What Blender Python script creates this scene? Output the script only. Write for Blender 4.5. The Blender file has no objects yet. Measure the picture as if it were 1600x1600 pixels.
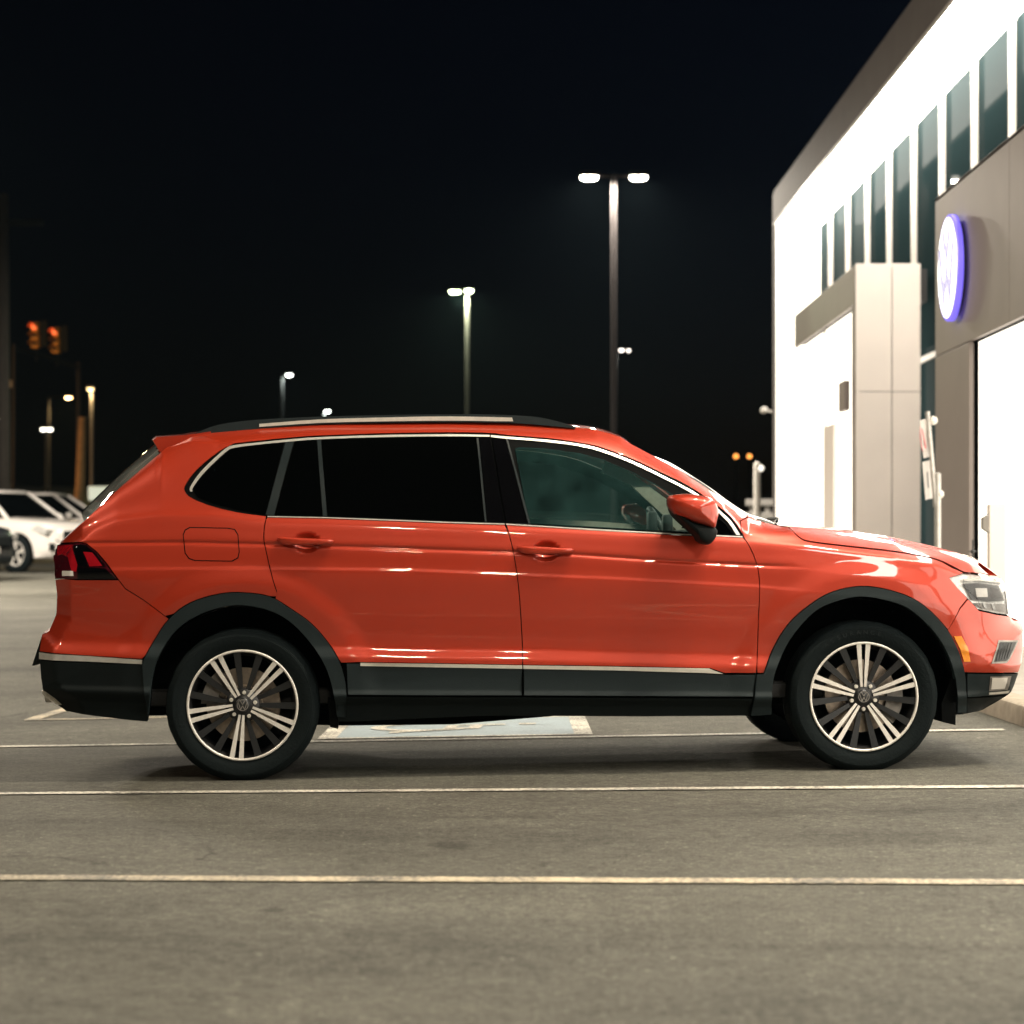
import bpy, bmesh, math, random
import numpy as np
from mathutils import Matrix, Vector
from mathutils.geometry import tessellate_polygon

random.seed(7)
sc = bpy.context.scene
COL = sc.collection

# ------------------------------------------------------------------ camera, sky, exposure
F = 3700.0          # focal length in pixels of a 1600 px wide frame
HY = 865.0          # height of the horizon in that frame
CZ = 1.0            # lens height above the asphalt
cam_d = bpy.data.cameras.new('camera')
cam = bpy.data.objects.new('camera', cam_d)
COL.objects.link(cam)
cam.location = (0, 0, CZ)
cam.rotation_euler = (math.radians(90), 0, 0)
cam_d.sensor_width = 36.0
cam_d.lens = 36.0 * F / 1600.0
cam_d.shift_y = (HY - 800.0) / 1600.0
cam_d.clip_start = 0.05
cam_d.clip_end = 3000.0
cam_d.dof.use_dof = True
cam_d.dof.focus_distance = 10.55
cam_d.dof.aperture_fstop = 3.2
sc.camera = cam

world = bpy.data.worlds.new('World')
sc.world = world
world.use_nodes = True
wn = world.node_tree
bg = wn.nodes['Background']
sky = wn.nodes.new('ShaderNodeTexSky')
sky.sky_type = 'NISHITA'
sky.sun_disc = False
sky.sun_elevation = math.radians(-5.0)
sky.sun_rotation = math.radians(78.0)
sky.ozone_density = 1.9
sky.altitude = 100
wn.links.new(sky.outputs[0], bg.inputs[0])
bg.inputs[1].default_value = 0.3

sc.view_settings.view_transform = 'Standard'
sc.view_settings.look = 'None'
sc.view_settings.gamma = 1.0
sc.view_settings.exposure = 0.0
sc.view_settings.use_curve_mapping = False
sc.render.engine = 'CYCLES'
sc.cycles.use_denoising = True
sc.cycles.sample_clamp_indirect = 6.0
sc.cycles.sample_clamp_direct = 0.0
sc.cycles.max_bounces = 8
sc.cycles.transparent_max_bounces = 24
sc.cycles.volume_bounces = 0
sc.cycles.caustics_reflective = False
sc.cycles.caustics_refractive = False

WARM = (1.0, 0.88, 0.68)
NEUT = (1.0, 0.90, 0.76)

# ------------------------------------------------------------------ small tools
def world_pt(px, py, Y):
    return Vector(((px - 800.0) / F * Y, Y, CZ - (py - HY) / F * Y))

_GY = [-40, 3, 5, 7.2, 9.9, 10.6, 12.7, 16, 30, 60, 400]
_GS = [-.012, -.012, -.011, -.005, .0095, .0124, .0175, .019, .012, 0, 0]
def gz(x, y):
    g = np.interp(y, _GY, _GS)
    ramp = np.interp(y, [-40, 16, 20, 48, 62, 400], [0, 0, .06, .64, .84, .84])
    return 0.0046 + 7.0 * np.tanh(np.asarray(x) / 7.0) * g + ramp

def mat(name, color=(.5, .5, .5), rough=.5, metal=0.0, coat=0.0, emit=None, estr=0.0, spec=.5, coat_rough=.03):
    m = bpy.data.materials.new(name)
    m.use_nodes = True
    b = m.node_tree.nodes['Principled BSDF']
    b.inputs['Base Color'].default_value = (*color, 1)
    b.inputs['Roughness'].default_value = rough
    b.inputs['Metallic'].default_value = metal
    b.inputs['Coat Weight'].default_value = coat
    b.inputs['Coat Roughness'].default_value = coat_rough
    b.inputs['Specular IOR Level'].default_value = spec
    if emit:
        b.inputs['Emission Color'].default_value = (*emit, 1)
        b.inputs['Emission Strength'].default_value = estr
    return m

def noisy(m, scale, amt, bump=0.0, detail=4.0, rough_amt=0.0, dark=None, stretch=None):
    """procedural variation of colour, gloss and relief on a principled material"""
    nt = m.node_tree
    b = nt.nodes['Principled BSDF']
    base = tuple(b.inputs['Base Color'].default_value)
    tc = nt.nodes.new('ShaderNodeTexCoord')
    src = tc.outputs['Object']
    if stretch:
        mp = nt.nodes.new('ShaderNodeMapping')
        mp.inputs['Scale'].default_value = stretch
        nt.links.new(src, mp.inputs[0]); src = mp.outputs[0]
    n = nt.nodes.new('ShaderNodeTexNoise')
    n.inputs['Scale'].default_value = scale
    n.inputs['Detail'].default_value = detail
    nt.links.new(src, n.inputs['Vector'])
    r = nt.nodes.new('ShaderNodeMapRange')
    r.inputs[1].default_value = .3; r.inputs[2].default_value = .7
    nt.links.new(n.outputs['Fac'], r.inputs[0])
    mx = nt.nodes.new('ShaderNodeMix'); mx.data_type = 'RGBA'
    d = dark if dark else tuple(c * (1 - amt) for c in base[:3])
    mx.inputs[6].default_value = (*d, 1)
    mx.inputs[7].default_value = base
    nt.links.new(r.outputs[0], mx.inputs[0])
    nt.links.new(mx.outputs[2], b.inputs['Base Color'])
    if rough_amt:
        r2 = nt.nodes.new('ShaderNodeMapRange')
        rr = b.inputs['Roughness'].default_value
        r2.inputs[3].default_value = rr - rough_amt; r2.inputs[4].default_value = rr + rough_amt
        nt.links.new(n.outputs['Fac'], r2.inputs[0])
        nt.links.new(r2.outputs[0], b.inputs['Roughness'])
    if bump:
        bp = nt.nodes.new('ShaderNodeBump')
        bp.inputs['Strength'].default_value = bump
        bp.inputs['Distance'].default_value = .01
        nt.links.new(n.outputs['Fac'], bp.inputs['Height'])
        nt.links.new(bp.outputs[0], b.inputs['Normal'])
    return m

def glass_mat(name, tint, refl=1.0, film=0.0, film_col=(.3, .3, .3), opaque=None):
    """thin sheet glass: tinted see-through + mirror by Fresnel, with a faint dusty film"""
    m = bpy.data.materials.new(name); m.use_nodes = True
    nt = m.node_tree; nt.nodes.clear()
    out = nt.nodes.new('ShaderNodeOutputMaterial')
    if opaque is None:
        tr = nt.nodes.new('ShaderNodeBsdfTransparent'); tr.inputs[0].default_value = (*tint, 1)
    else:
        tr = nt.nodes.new('ShaderNodeBsdfDiffuse'); tr.inputs[0].default_value = (*opaque, 1)
    df = nt.nodes.new('ShaderNodeBsdfDiffuse'); df.inputs[0].default_value = (*film_col, 1)
    m1 = nt.nodes.new('ShaderNodeMixShader')
    if film:
        tc = nt.nodes.new('ShaderNodeTexCoord')
        nz = nt.nodes.new('ShaderNodeTexNoise'); nz.inputs['Scale'].default_value = 9; nz.inputs['Detail'].default_value = 6
        nt.links.new(tc.outputs['Object'], nz.inputs['Vector'])
        mr = nt.nodes.new('ShaderNodeMapRange'); mr.inputs[1].default_value = .3; mr.inputs[2].default_value = .75
        mr.inputs[3].default_value = film * .5; mr.inputs[4].default_value = film * 1.6
        nt.links.new(nz.outputs['Fac'], mr.inputs[0]); nt.links.new(mr.outputs[0], m1.inputs[0])
    else:
        m1.inputs[0].default_value = 0
    nt.links.new(tr.outputs[0], m1.inputs[1]); nt.links.new(df.outputs[0], m1.inputs[2])
    gl = nt.nodes.new('ShaderNodeBsdfGlossy'); gl.inputs['Roughness'].default_value = .0
    fr = nt.nodes.new('ShaderNodeFresnel'); fr.inputs[0].default_value = 1.5
    mu = nt.nodes.new('ShaderNodeMath'); mu.operation = 'MULTIPLY'; mu.inputs[1].default_value = refl
    nt.links.new(fr.outputs[0], mu.inputs[0])
    m2 = nt.nodes.new('ShaderNodeMixShader')
    nt.links.new(mu.outputs[0], m2.inputs[0]); nt.links.new(m1.outputs[0], m2.inputs[1]); nt.links.new(gl.outputs[0], m2.inputs[2])
    nt.links.new(m2.outputs[0], out.inputs[0])
    return m

def link(name, me, m=None, parent=None, smooth=False):
    o = bpy.data.objects.new(name, me)
    COL.objects.link(o)
    if m is not None:
        for mm in (m if isinstance(m, (list, tuple)) else [m]):
            me.materials.append(mm)
    if parent is not None:
        o.parent = parent
    if smooth:
        for p in me.polygons: p.use_smooth = True
    return o

def empty(name, loc=(0, 0, 0), rz=0.0, parent=None):
    o = bpy.data.objects.new(name, None)
    COL.objects.link(o)
    o.location = loc; o.rotation_euler = (0, 0, rz)
    o.empty_display_size = .1
    if parent: o.parent = parent
    return o

def tag(o, label=None, cat=None, group=None, kind=None):
    if label: o['label'] = label
    if cat: o['category'] = cat
    if group: o['group'] = group
    if kind: o['kind'] = kind
    return o

class MB:
    """collects verts and faces for one mesh"""
    def __init__(s): s.v = []; s.f = []; s.mi = []
    def add(s, vs, fs, mi=0):
        n = len(s.v)
        s.v += [tuple(v) for v in vs]
        s.f += [tuple(i + n for i in f) for f in fs]
        s.mi += [mi] * len(fs)
        return s
    def box(s, x0, x1, y0, y1, z0, z1, mi=0, bev=0.0):
        if bev <= 0:
            vs = [(x, y, z) for x in (x0, x1) for y in (y0, y1) for z in (z0, z1)]
            return s.add(vs, [(0, 1, 3, 2), (4, 6, 7, 5), (0, 4, 5, 1), (2, 3, 7, 6), (0, 2, 6, 4), (1, 5, 7, 3)], mi)
        bm = bmesh.new()
        bmesh.ops.create_cube(bm, size=1)
        for v in bm.verts:
            v.co = ((x0 + x1) / 2 + v.co.x * (x1 - x0), (y0 + y1) / 2 + v.co.y * (y1 - y0), (z0 + z1) / 2 + v.co.z * (z1 - z0))
        bmesh.ops.bevel(bm, geom=bm.edges[:], offset=bev, segments=2, affect='EDGES', profile=.5)
        bm.verts.index_update()
        s.add([v.co[:] for v in bm.verts], [tuple(v.index for v in f.verts) for f in bm.faces], mi)
        bm.free()
        return s
    def tube(s, pts, r, n=10, mi=0, cap=True):
        pts = [Vector(p) for p in pts]
        rs = r if isinstance(r, (list, tuple)) else [r] * len(pts)
        base = len(s.v)
        up = Vector((0, 0, 1))
        for i, p in enumerate(pts):
            d = (pts[min(i + 1, len(pts) - 1)] - pts[max(i - 1, 0)]).normalized()
            a = d.cross(up)
            if a.length < 1e-3: a = d.cross(Vector((0, 1, 0)))
            a.normalize(); b = d.cross(a).normalized()
            for k in range(n):
                t = 2 * math.pi * k / n
                s.v.append(tuple(p + (a * math.cos(t) + b * math.sin(t)) * rs[i]))
        for i in range(len(pts) - 1):
            for k in range(n):
                k2 = (k + 1) % n
                s.f.append((base + i * n + k, base + (i + 1) * n + k, base + (i + 1) * n + k2, base + i * n + k2)); s.mi.append(mi)
        if cap:
            s.f.append(tuple(base + k for k in range(n))); s.mi.append(mi)
            s.f.append(tuple(base + (len(pts) - 1) * n + k for k in reversed(range(n)))); s.mi.append(mi)
        return s
    def lathe(s, prof, n=48, mi=0, close=False, axis='y', c=(0, 0, 0)):
        """prof: (radius, along-axis) pairs"""
        base = len(s.v); m = len(prof)
        for k in range(n):
            t = 2 * math.pi * k / n
            for (r, a) in prof:
                if axis == 'y': p = (r * math.cos(t), a, r * math.sin(t))
                elif axis == 'z': p = (r * math.cos(t), r * math.sin(t), a)
                else: p = (a, r * math.cos(t), r * math.sin(t))
                s.v.append((p[0] + c[0], p[1] + c[1], p[2] + c[2]))
        for k in range(n):
            k2 = (k + 1) % n
            for j in range(m - (0 if close else 1)):
                j2 = (j + 1) % m
                s.f.append((base + k * m + j, base + k2 * m + j, base + k2 * m + j2, base + k * m + j2)); s.mi.append(mi)
        return s
    def prism(s, poly, a0, a1, plane='xz', mi=0):
        """extrude a closed 2-D outline between a0 and a1 of the third axis"""
        n = len(poly)
        def mk(p, a):
            if plane == 'xz': return (p[0], a, p[1])
            if plane == 'xy': return (p[0], p[1], a)
            return (a, p[0], p[1])
        vs = [mk(p, a0) for p in poly] + [mk(p, a1) for p in poly]
        tris = tessellate_polygon([[Vector((p[0], p[1], 0)) for p in poly]])
        fs = [tuple(t) for t in tris] + [tuple(i + n for i in reversed(t)) for t in tris]
        fs += [(i, (i + 1) % n, (i + 1) % n + n, i + n) for i in range(n)]
        return s.add(vs, fs, mi)
    def mesh(s, name='m'):
        me = bpy.data.meshes.new(name)
        me.from_pydata(s.v, [], s.f)
        for p, i in zip(me.polygons, s.mi): p.material_index = i
        bm = bmesh.new(); bm.from_mesh(me)
        bmesh.ops.recalc_face_normals(bm, faces=bm.faces[:])
        bm.to_mesh(me); bm.free()
        return me
    def build(s, name, m, parent=None, smooth=False, angle=None):
        o = link(name, s.mesh(name), m, parent, smooth or angle is not None)
        if angle is not None:
            o.data.set_sharp_from_angle(angle=math.radians(angle))
        return o

def spl(pts, n=6):
    """smooth open curve through 2-D points"""
    P = [np.array(p, float) for p in pts]
    P = [2 * P[0] - P[1]] + P + [2 * P[-1] - P[-2]]
    out = []
    for i in range(1, len(P) - 2):
        p0, p1, p2, p3 = P[i - 1], P[i], P[i + 1], P[i + 2]
        for k in range(n):
            t = k / n
            out.append(tuple(.5 * (2 * p1 + (p2 - p0) * t + (2 * p0 - 5 * p1 + 4 * p2 - p3) * t * t + (3 * p1 - p0 - 3 * p2 + p3) * t ** 3)))
    out.append(tuple(P[-2]))
    return out

# ------------------------------------------------------------------ materials
def asphalt_material():
    m = bpy.data.materials.new('asphalt'); m.use_nodes = True
    nt = m.node_tree; b = nt.nodes['Principled BSDF']; N = nt.nodes; L = nt.links
    tc = N.new('ShaderNodeTexCoord')
    def noise(scale, detail=3.0, rough=.55, vec=None):
        n = N.new('ShaderNodeTexNoise'); n.inputs['Scale'].default_value = scale
        n.inputs['Detail'].default_value = detail; n.inputs['Roughness'].default_value = rough
        L.new(vec or tc.outputs['Object'], n.inputs['Vector']); return n
    def rng(src, a, bb, c, d):
        r = N.new('ShaderNodeMapRange'); r.inputs[1].default_value = a; r.inputs[2].default_value = bb
        r.inputs[3].default_value = c; r.inputs[4].default_value = d; L.new(src, r.inputs[0]); return r.outputs[0]
    def mul(a, c):
        k = N.new('ShaderNodeMath'); k.operation = 'MULTIPLY'
        L.new(a, k.inputs[0])
        if isinstance(c, float): k.inputs[1].default_value = c
        else: L.new(c, k.inputs[1])
        return k.outputs[0]
    mp = N.new('ShaderNodeMapping'); mp.inputs['Scale'].default_value = (.35, 1.3, 1)
    L.new(tc.outputs['Object'], mp.inputs[0])
    big = rng(noise(.7, 5, .65).outputs['Fac'], .3, .7, .72, 1.22)
    streak = rng(noise(1.1, 5, .62, mp.outputs[0]).outputs['Fac'], .32, .68, .88, 1.08)
    mid = mul(rng(noise(9, 4, .6).outputs['Fac'], .3, .7, .82, 1.16), rng(noise(38, 4, .7).outputs['Fac'], .3, .7, .58, 1.42))
    fine = noise(150, 3, .7).outputs['Fac']
    finer = rng(fine, .3, .7, .48, 1.6)
    vor = N.new('ShaderNodeTexVoronoi'); vor.inputs['Scale'].default_value = 95
    L.new(tc.outputs['Object'], vor.inputs['Vector'])
    stone = rng(vor.outputs['Color'], 0.86, 1.0, 1.0, 2.6)
    v = mul(mul(mul(big, streak), mul(mid, finer)), stone)
    # oil drips and old spots with a shape of their own
    spots = [(-.207, 8.08, .085, .12), (-.667, 6.58, .040, .06), (.55, 11.2, .5, .09), (-2.3, 9.2, .25, .3), (1.35, 8.3, .55, .22), (-.1, 11.0, .7, .1)]
    for (sx, sy, rx, ry) in spots:
        mp2 = N.new('ShaderNodeMapping')
        mp2.vector_type = 'TEXTURE'
        mp2.inputs['Location'].default_value = (sx, sy, 0); mp2.inputs['Scale'].default_value = (rx, ry, 1e4)
        L.new(tc.outputs['Object'], mp2.inputs[0])
        ad = N.new('ShaderNodeVectorMath'); ad.operation = 'ADD'
        nv = noise(14, 4)
        sb = N.new('ShaderNodeVectorMath'); sb.operation = 'SUBTRACT'; sb.inputs[1].default_value = (.5, .5, .5)
        L.new(nv.outputs['Color'], sb.inputs[0])
        L.new(mp2.outputs[0], ad.inputs[0]); L.new(sb.outputs[0], ad.inputs[1])
        ln = N.new('ShaderNodeVectorMath'); ln.operation = 'LENGTH'; L.new(ad.outputs[0], ln.inputs[0])
        v = mul(v, rng(ln.outputs['Value'], .6, 1.1, .60 if rx < .2 else .80, 1.0))
    # sealed joints between paving passes
    wv = N.new('ShaderNodeSeparateXYZ'); L.new(tc.outputs['Object'], wv.inputs[0])
    nj = noise(.8, 2)
    for (yy, slope) in ((8.95, -.09), (6.05, .05), (15.6, .02)):
        a = N.new('ShaderNodeMath'); a.operation = 'MULTIPLY_ADD'; a.inputs[1].default_value = slope; L.new(wv.outputs[0], a.inputs[0])
        L.new(wv.outputs[1], a.inputs[2])
        c = N.new('ShaderNodeMath'); c.operation = 'MULTIPLY_ADD'; c.inputs[1].default_value = .5
        L.new(nj.outputs['Fac'], c.inputs[0]); L.new(a.outputs[0], c.inputs[2])
        d = N.new('ShaderNodeMath'); d.operation = 'SUBTRACT'; d.inputs[1].default_value = yy + .25; L.new(c.outputs[0], d.inputs[0])
        e = N.new('ShaderNodeMath'); e.operation = 'ABSOLUTE'; L.new(d.outputs[0], e.inputs[0])
        v = mul(v, rng(e.outputs[0], .0, .10, .86, 1.0))
    wr = noise(1.7, 4)
    off = N.new('ShaderNodeVectorMath'); off.operation = 'MULTIPLY_ADD'; off.inputs[1].default_value = (.9, .9, 0)
    L.new(wr.outputs['Color'], off.inputs[0]); L.new(tc.outputs['Object'], off.inputs[2])
    ck = N.new('ShaderNodeTexVoronoi'); ck.feature = 'DISTANCE_TO_EDGE'; ck.inputs['Scale'].default_value = .42
    L.new(off.outputs[0], ck.inputs['Vector'])
    line_ = rng(ck.outputs['Distance'], .0, .006, 0.0, 1.0)
    msk = rng(noise(.5, 2).outputs['Fac'], .50, .60, 0.0, 1.0)
    mm = N.new('ShaderNodeMix'); mm.data_type = 'FLOAT'
    L.new(msk, mm.inputs[0]); mm.inputs[2].default_value = 1.0
    L.new(rng(line_, 0, 1, .55, 1.0), mm.inputs[3])
    v = mul(v, mm.outputs[0])
    # tyre scuffs sweeping through the bays
    wvt = N.new('ShaderNodeTexWave'); wvt.wave_type = 'RINGS'; wvt.rings_direction = 'Z'; wvt.inputs['Scale'].default_value = .11
    wvt.inputs['Distortion'].default_value = 1.2; wvt.inputs['Detail'].default_value = 1
    mpw = N.new('ShaderNodeMapping'); mpw.inputs['Location'].default_value = (3.0, 4.0, 0); L.new(tc.outputs['Object'], mpw.inputs[0]); L.new(mpw.outputs[0], wvt.inputs['Vector'])
    v = mul(v, rng(wvt.outputs['Fac'], .86, 1.0, 1.0, .84))
    cc = N.new('ShaderNodeCombineColor')
    for i, k in enumerate((.098, .094, .078)):
        L.new(mul(v, k), cc.inputs[i])
    L.new(cc.outputs[0], b.inputs['Base Color'])
    b.inputs['Roughness'].default_value = .82
    b.inputs['Specular IOR Level'].default_value = .18
    bp = N.new('ShaderNodeBump'); bp.inputs['Strength'].default_value = .55; bp.inputs['Distance'].default_value = .006
    L.new(fine, bp.inputs['Height']); L.new(bp.outputs[0], b.inputs['Normal'])
    return m

def worn_paint(name, col, wear=.52, under=(.12, .115, .10)):
    m = bpy.data.materials.new(name); m.use_nodes = True
    nt = m.node_tree; b = nt.nodes['Principled BSDF']; N = nt.nodes; L = nt.links
    tc = N.new('ShaderNodeTexCoord')
    n1 = N.new('ShaderNodeTexNoise'); n1.inputs['Scale'].default_value = 60; n1.inputs['Detail'].default_value = 5; n1.inputs['Roughness'].default_value = .7
    n2 = N.new('ShaderNodeTexNoise'); n2.inputs['Scale'].default_value = 3.0; n2.inputs['Detail'].default_value = 3
    for n in (n1, n2): L.new(tc.outputs['Object'], n.inputs['Vector'])
    ad = N.new('ShaderNodeMath'); ad.operation = 'MULTIPLY_ADD'; ad.inputs[1].default_value = .5
    L.new(n2.outputs['Fac'], ad.inputs[0]); L.new(n1.outputs['Fac'], ad.inputs[2])
    r = N.new('ShaderNodeMapRange'); r.inputs[1].default_value = wear + .12; r.inputs[2].default_value = wear + .34
    L.new(ad.outputs[0], r.inputs[0])
    mx = N.new('ShaderNodeMix'); mx.data_type = 'RGBA'
    mx.inputs[6].default_value = (*under, 1); mx.inputs[7].default_value = (*col, 1)
    L.new(r.outputs[0], mx.inputs[0]); L.new(mx.outputs[2], b.inputs['Base Color'])
    b.inputs['Roughness'].default_value = .7
    bp = N.new('ShaderNodeBump'); bp.inputs['Strength'].default_value = .3; bp.inputs['Distance'].default_value = .004
    L.new(n1.outputs['Fac'], bp.inputs['Height']); L.new(bp.outputs[0], b.inputs['Normal'])
    return m

M = {}
M['asphalt'] = asphalt_material()
M['line'] = worn_paint('line_paint', (.62, .52, .36))
M['line_white'] = worn_paint('line_paint_white', (.70, .66, .56))
M['blue_paint'] = worn_paint('blue_paint', (.27, .33, .36), .36)
M['concrete'] = noisy(mat('concrete', (.42, .36, .28), .85), 9, .35, .3)
M['pavement'] = noisy(mat('pavement_concrete', (.40, .37, .33), .85), 5, .25, .2)

def car_paint():
    m = mat('orange_red_paint', (.42, .028, .0060), .38, .32, 1.0, coat_rough=.015)
    nt = m.node_tree; b = nt.nodes['Principled BSDF']
    tc = nt.nodes.new('ShaderNodeTexCoord')
    n = nt.nodes.new('ShaderNodeTexNoise'); n.inputs['Scale'].default_value = 900; n.inputs['Detail'].default_value = 1
    nt.links.new(tc.outputs['Object'], n.inputs['Vector'])
    r = nt.nodes.new('ShaderNodeMapRange'); r.inputs[3].default_value = .36; r.inputs[4].default_value = .48
    nt.links.new(n.outputs['Fac'], r.inputs[0]); nt.links.new(r.outputs[0], b.inputs['Roughness'])
    n2 = nt.nodes.new('ShaderNodeTexNoise'); n2.inputs['Scale'].default_value = 5; n2.inputs['Detail'].default_value = 6; n2.inputs['Roughness'].default_value = .7
    nt.links.new(tc.outputs['Object'], n2.inputs['Vector'])
    r2 = nt.nodes.new('ShaderNodeMapRange'); r2.inputs[1].default_value = .35; r2.inputs[2].default_value = .75; r2.inputs[3].default_value = .01; r2.inputs[4].default_value = .06
    nt.links.new(n2.outputs['Fac'], r2.inputs[0]); nt.links.new(r2.outputs[0], b.inputs['Coat Roughness'])
    return m
M['paint'] = car_paint()
M['clad'] = noisy(mat('grey_cladding', (.012, .0205, .023), .55, spec=.25), 260, .25, .12)  # teal of the shadows put into the grey base colour
M['black_plastic'] = noisy(mat('black_plastic', (.0025, .006, .0065), .6, spec=.2), 200, .3, .1)  # same teal shadow tint in the black
M['gloss_black'] = mat('gloss_black', (.002, .002, .0025), .06)
M['rubber_seal'] = mat('rubber_seal', (.0025, .003, .003), .7, spec=.06)
M['chrome'] = noisy(mat('chrome_trim', (.74, .71, .66), .30, .55), 30, .15)
M['satin'] = noisy(mat('satin_aluminium', (.82, .78, .70), .36, .5), 40, .12)
M['trim_teal'] = mat('pillar_trim', (.006, .012, .014), .4, spec=.3)
M['privacy'] = glass_mat('privacy_glass', (0, 0, 0), 1.0, 0.0, opaque=(.0008, .001, .001))
M['glass'] = glass_mat('clear_glass', (.74, .88, .86), 1.0, .07, (.10, .27, .26))
M['windshield'] = glass_mat('windshield_glass', (.75, .82, .80), 1.6, .14, (.45, .45, .42))
M['rear_glass'] = glass_mat('rear_window_glass', (.5, .55, .52), 1.2, .35, (.42, .44, .40))
M['lamp_glass'] = glass_mat('lamp_glass', (.95, .96, .97), 1.0)
M['tyre'] = noisy(mat('tyre_rubber', (.004, .0078, .0086), .8, spec=.15), 90, .25, .25)  # teal shadow tint put into the rubber colour
M['machined'] = noisy(mat('machined_alloy', (.86, .82, .76), .34, .35), 55, .12)
M['dark_alloy'] = noisy(mat('dark_alloy', (.045, .047, .050), .30, .6), 20, .2)
M['wheel_black'] = mat('wheel_black', (.010, .010, .011), .35)
M['rotor'] = noisy(mat('brake_rotor', (.55, .46, .38), .36, .8), 60, .3)
M['caliper'] = noisy(mat('brake_caliper', (.30, .28, .26), .5, .6), 40, .3)
M['red_lens'] = mat('red_lens', (.32, .006, .012), .10, 0, 1.0)
M['dark_red_lens'] = mat('dark_red_lens', (.055, .004, .008), .10, 0, 1.0)
M['white_lens'] = mat('white_lens', (.80, .76, .70), .2, 0, 1.0)
M['amber_lens'] = noisy(mat('amber_lens', (.85, .28, .02), .25, 0, 1.0), 60, .2)
M['reflector'] = noisy(mat('lamp_reflector', (.90, .89, .86), .25, .35), 70, .35)
M['seat'] = noisy(mat('seat_cloth', (.03, .03, .03), .9), 100, .3)
M['beige'] = noisy(mat('beige_trim', (.78, .73, .62), .8), 40, .15)
M['dash'] = noisy(mat('dash_plastic', (.05, .055, .055), .6), 80, .2)
M['clad_far'] = M['clad']

# ------------------------------------------------------------------ ground
def build_ground():
    xs = sorted(set([-400, -200, -100, -60, -40, -25, -16, -12, -10] + [round(-8 + .5 * i, 2) for i in range(33)] + [10, 12, 16, 25, 40, 60, 100, 200, 400]))
    ys = sorted(set([-60, -30, -15, -8, -4, 0] + [round(2 + .4 * i, 2) for i in range(46)] + [21 + 2 * i for i in range(24)] + [75, 90, 120, 160, 220, 300, 400, 700]))
    v = [(x, y, float(gz(x, y))) for y in ys for x in xs]
    nx = len(xs)
    f = [(j * nx + i, j * nx + i + 1, (j + 1) * nx + i + 1, (j + 1) * nx + i) for j in range(len(ys) - 1) for i in range(nx - 1)]
    me = bpy.data.meshes.new('ground'); me.from_pydata(v, [], f)
    tag(link('ground', me, M['asphalt'], None, True), kind='structure')
build_ground()

def sheet(name, pts_left, pts_right, m, lift=.005, parent=None, n=40):
    """painted strip between two ground curves (world x, y), draped on the asphalt"""
    mb = MB()
    vs = []
    for (a, b_) in zip(pts_left, pts_right):
        for p in (a, b_):
            vs.append((p[0], p[1], float(gz(p[0], p[1])) + lift))
    mb.add(vs, [(2 * i, 2 * i + 1, 2 * i + 3, 2 * i + 2) for i in range(len(pts_left) - 1)])
    return mb.build(name, m, parent)

def ground_px(px, py):
    """where the sight line through a pixel meets the asphalt"""
    Y = F * CZ / (py - HY)
    for _ in range(12):
        X = (px - 800) / F * Y
        Y = F * (CZ - float(gz(X, Y))) / (py - HY)
    return ((px - 800) / F * Y, Y)

def stripe(name, a, b, width, m, n=420, lift=.005):
    a = np.array(a); b = np.array(b)
    d = (b - a) / np.linalg.norm(b - a); nrm = np.array((-d[1], d[0])) * width / 2
    ts = np.linspace(0, 1, n)
    rj = random.Random(int(width * 1e4) + int(abs(a[1]) * 100))
    wob = lambda t: rj.uniform(-.07, .07) + .05 * math.sin(t * 37) + .04 * math.sin(t * 91)
    return tag(sheet(name, [tuple(a + (b - a) * t - nrm * (1 + wob(t))) for t in ts], [tuple(a + (b - a) * t + nrm * (1 - wob(t))) for t in ts], m, lift), kind='structure')

def ext(a, b, e0, e1):
    a = np.array(a); b = np.array(b); d = (b - a) / np.linalg.norm(b - a)
    return a - d * e0, b + d * e1
p1 = ext(ground_px(0, 1373), ground_px(1600, 1380), 3.0, .85)
p2 = ext(ground_px(0, 1241), ground_px(1600, 1230), 2.5, .3)
p3 = (np.array(ground_px(-300, 1172)), np.array(ground_px(1569, 1141)))
stripe('bay_line', p1[0], p1[1], .105, M['line'])
stripe('bay_line', p2[0], p2[1], .10, M['line_white'])
stripe('bay_line', p3[0], p3[1], .10, M['line_white'])
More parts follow.
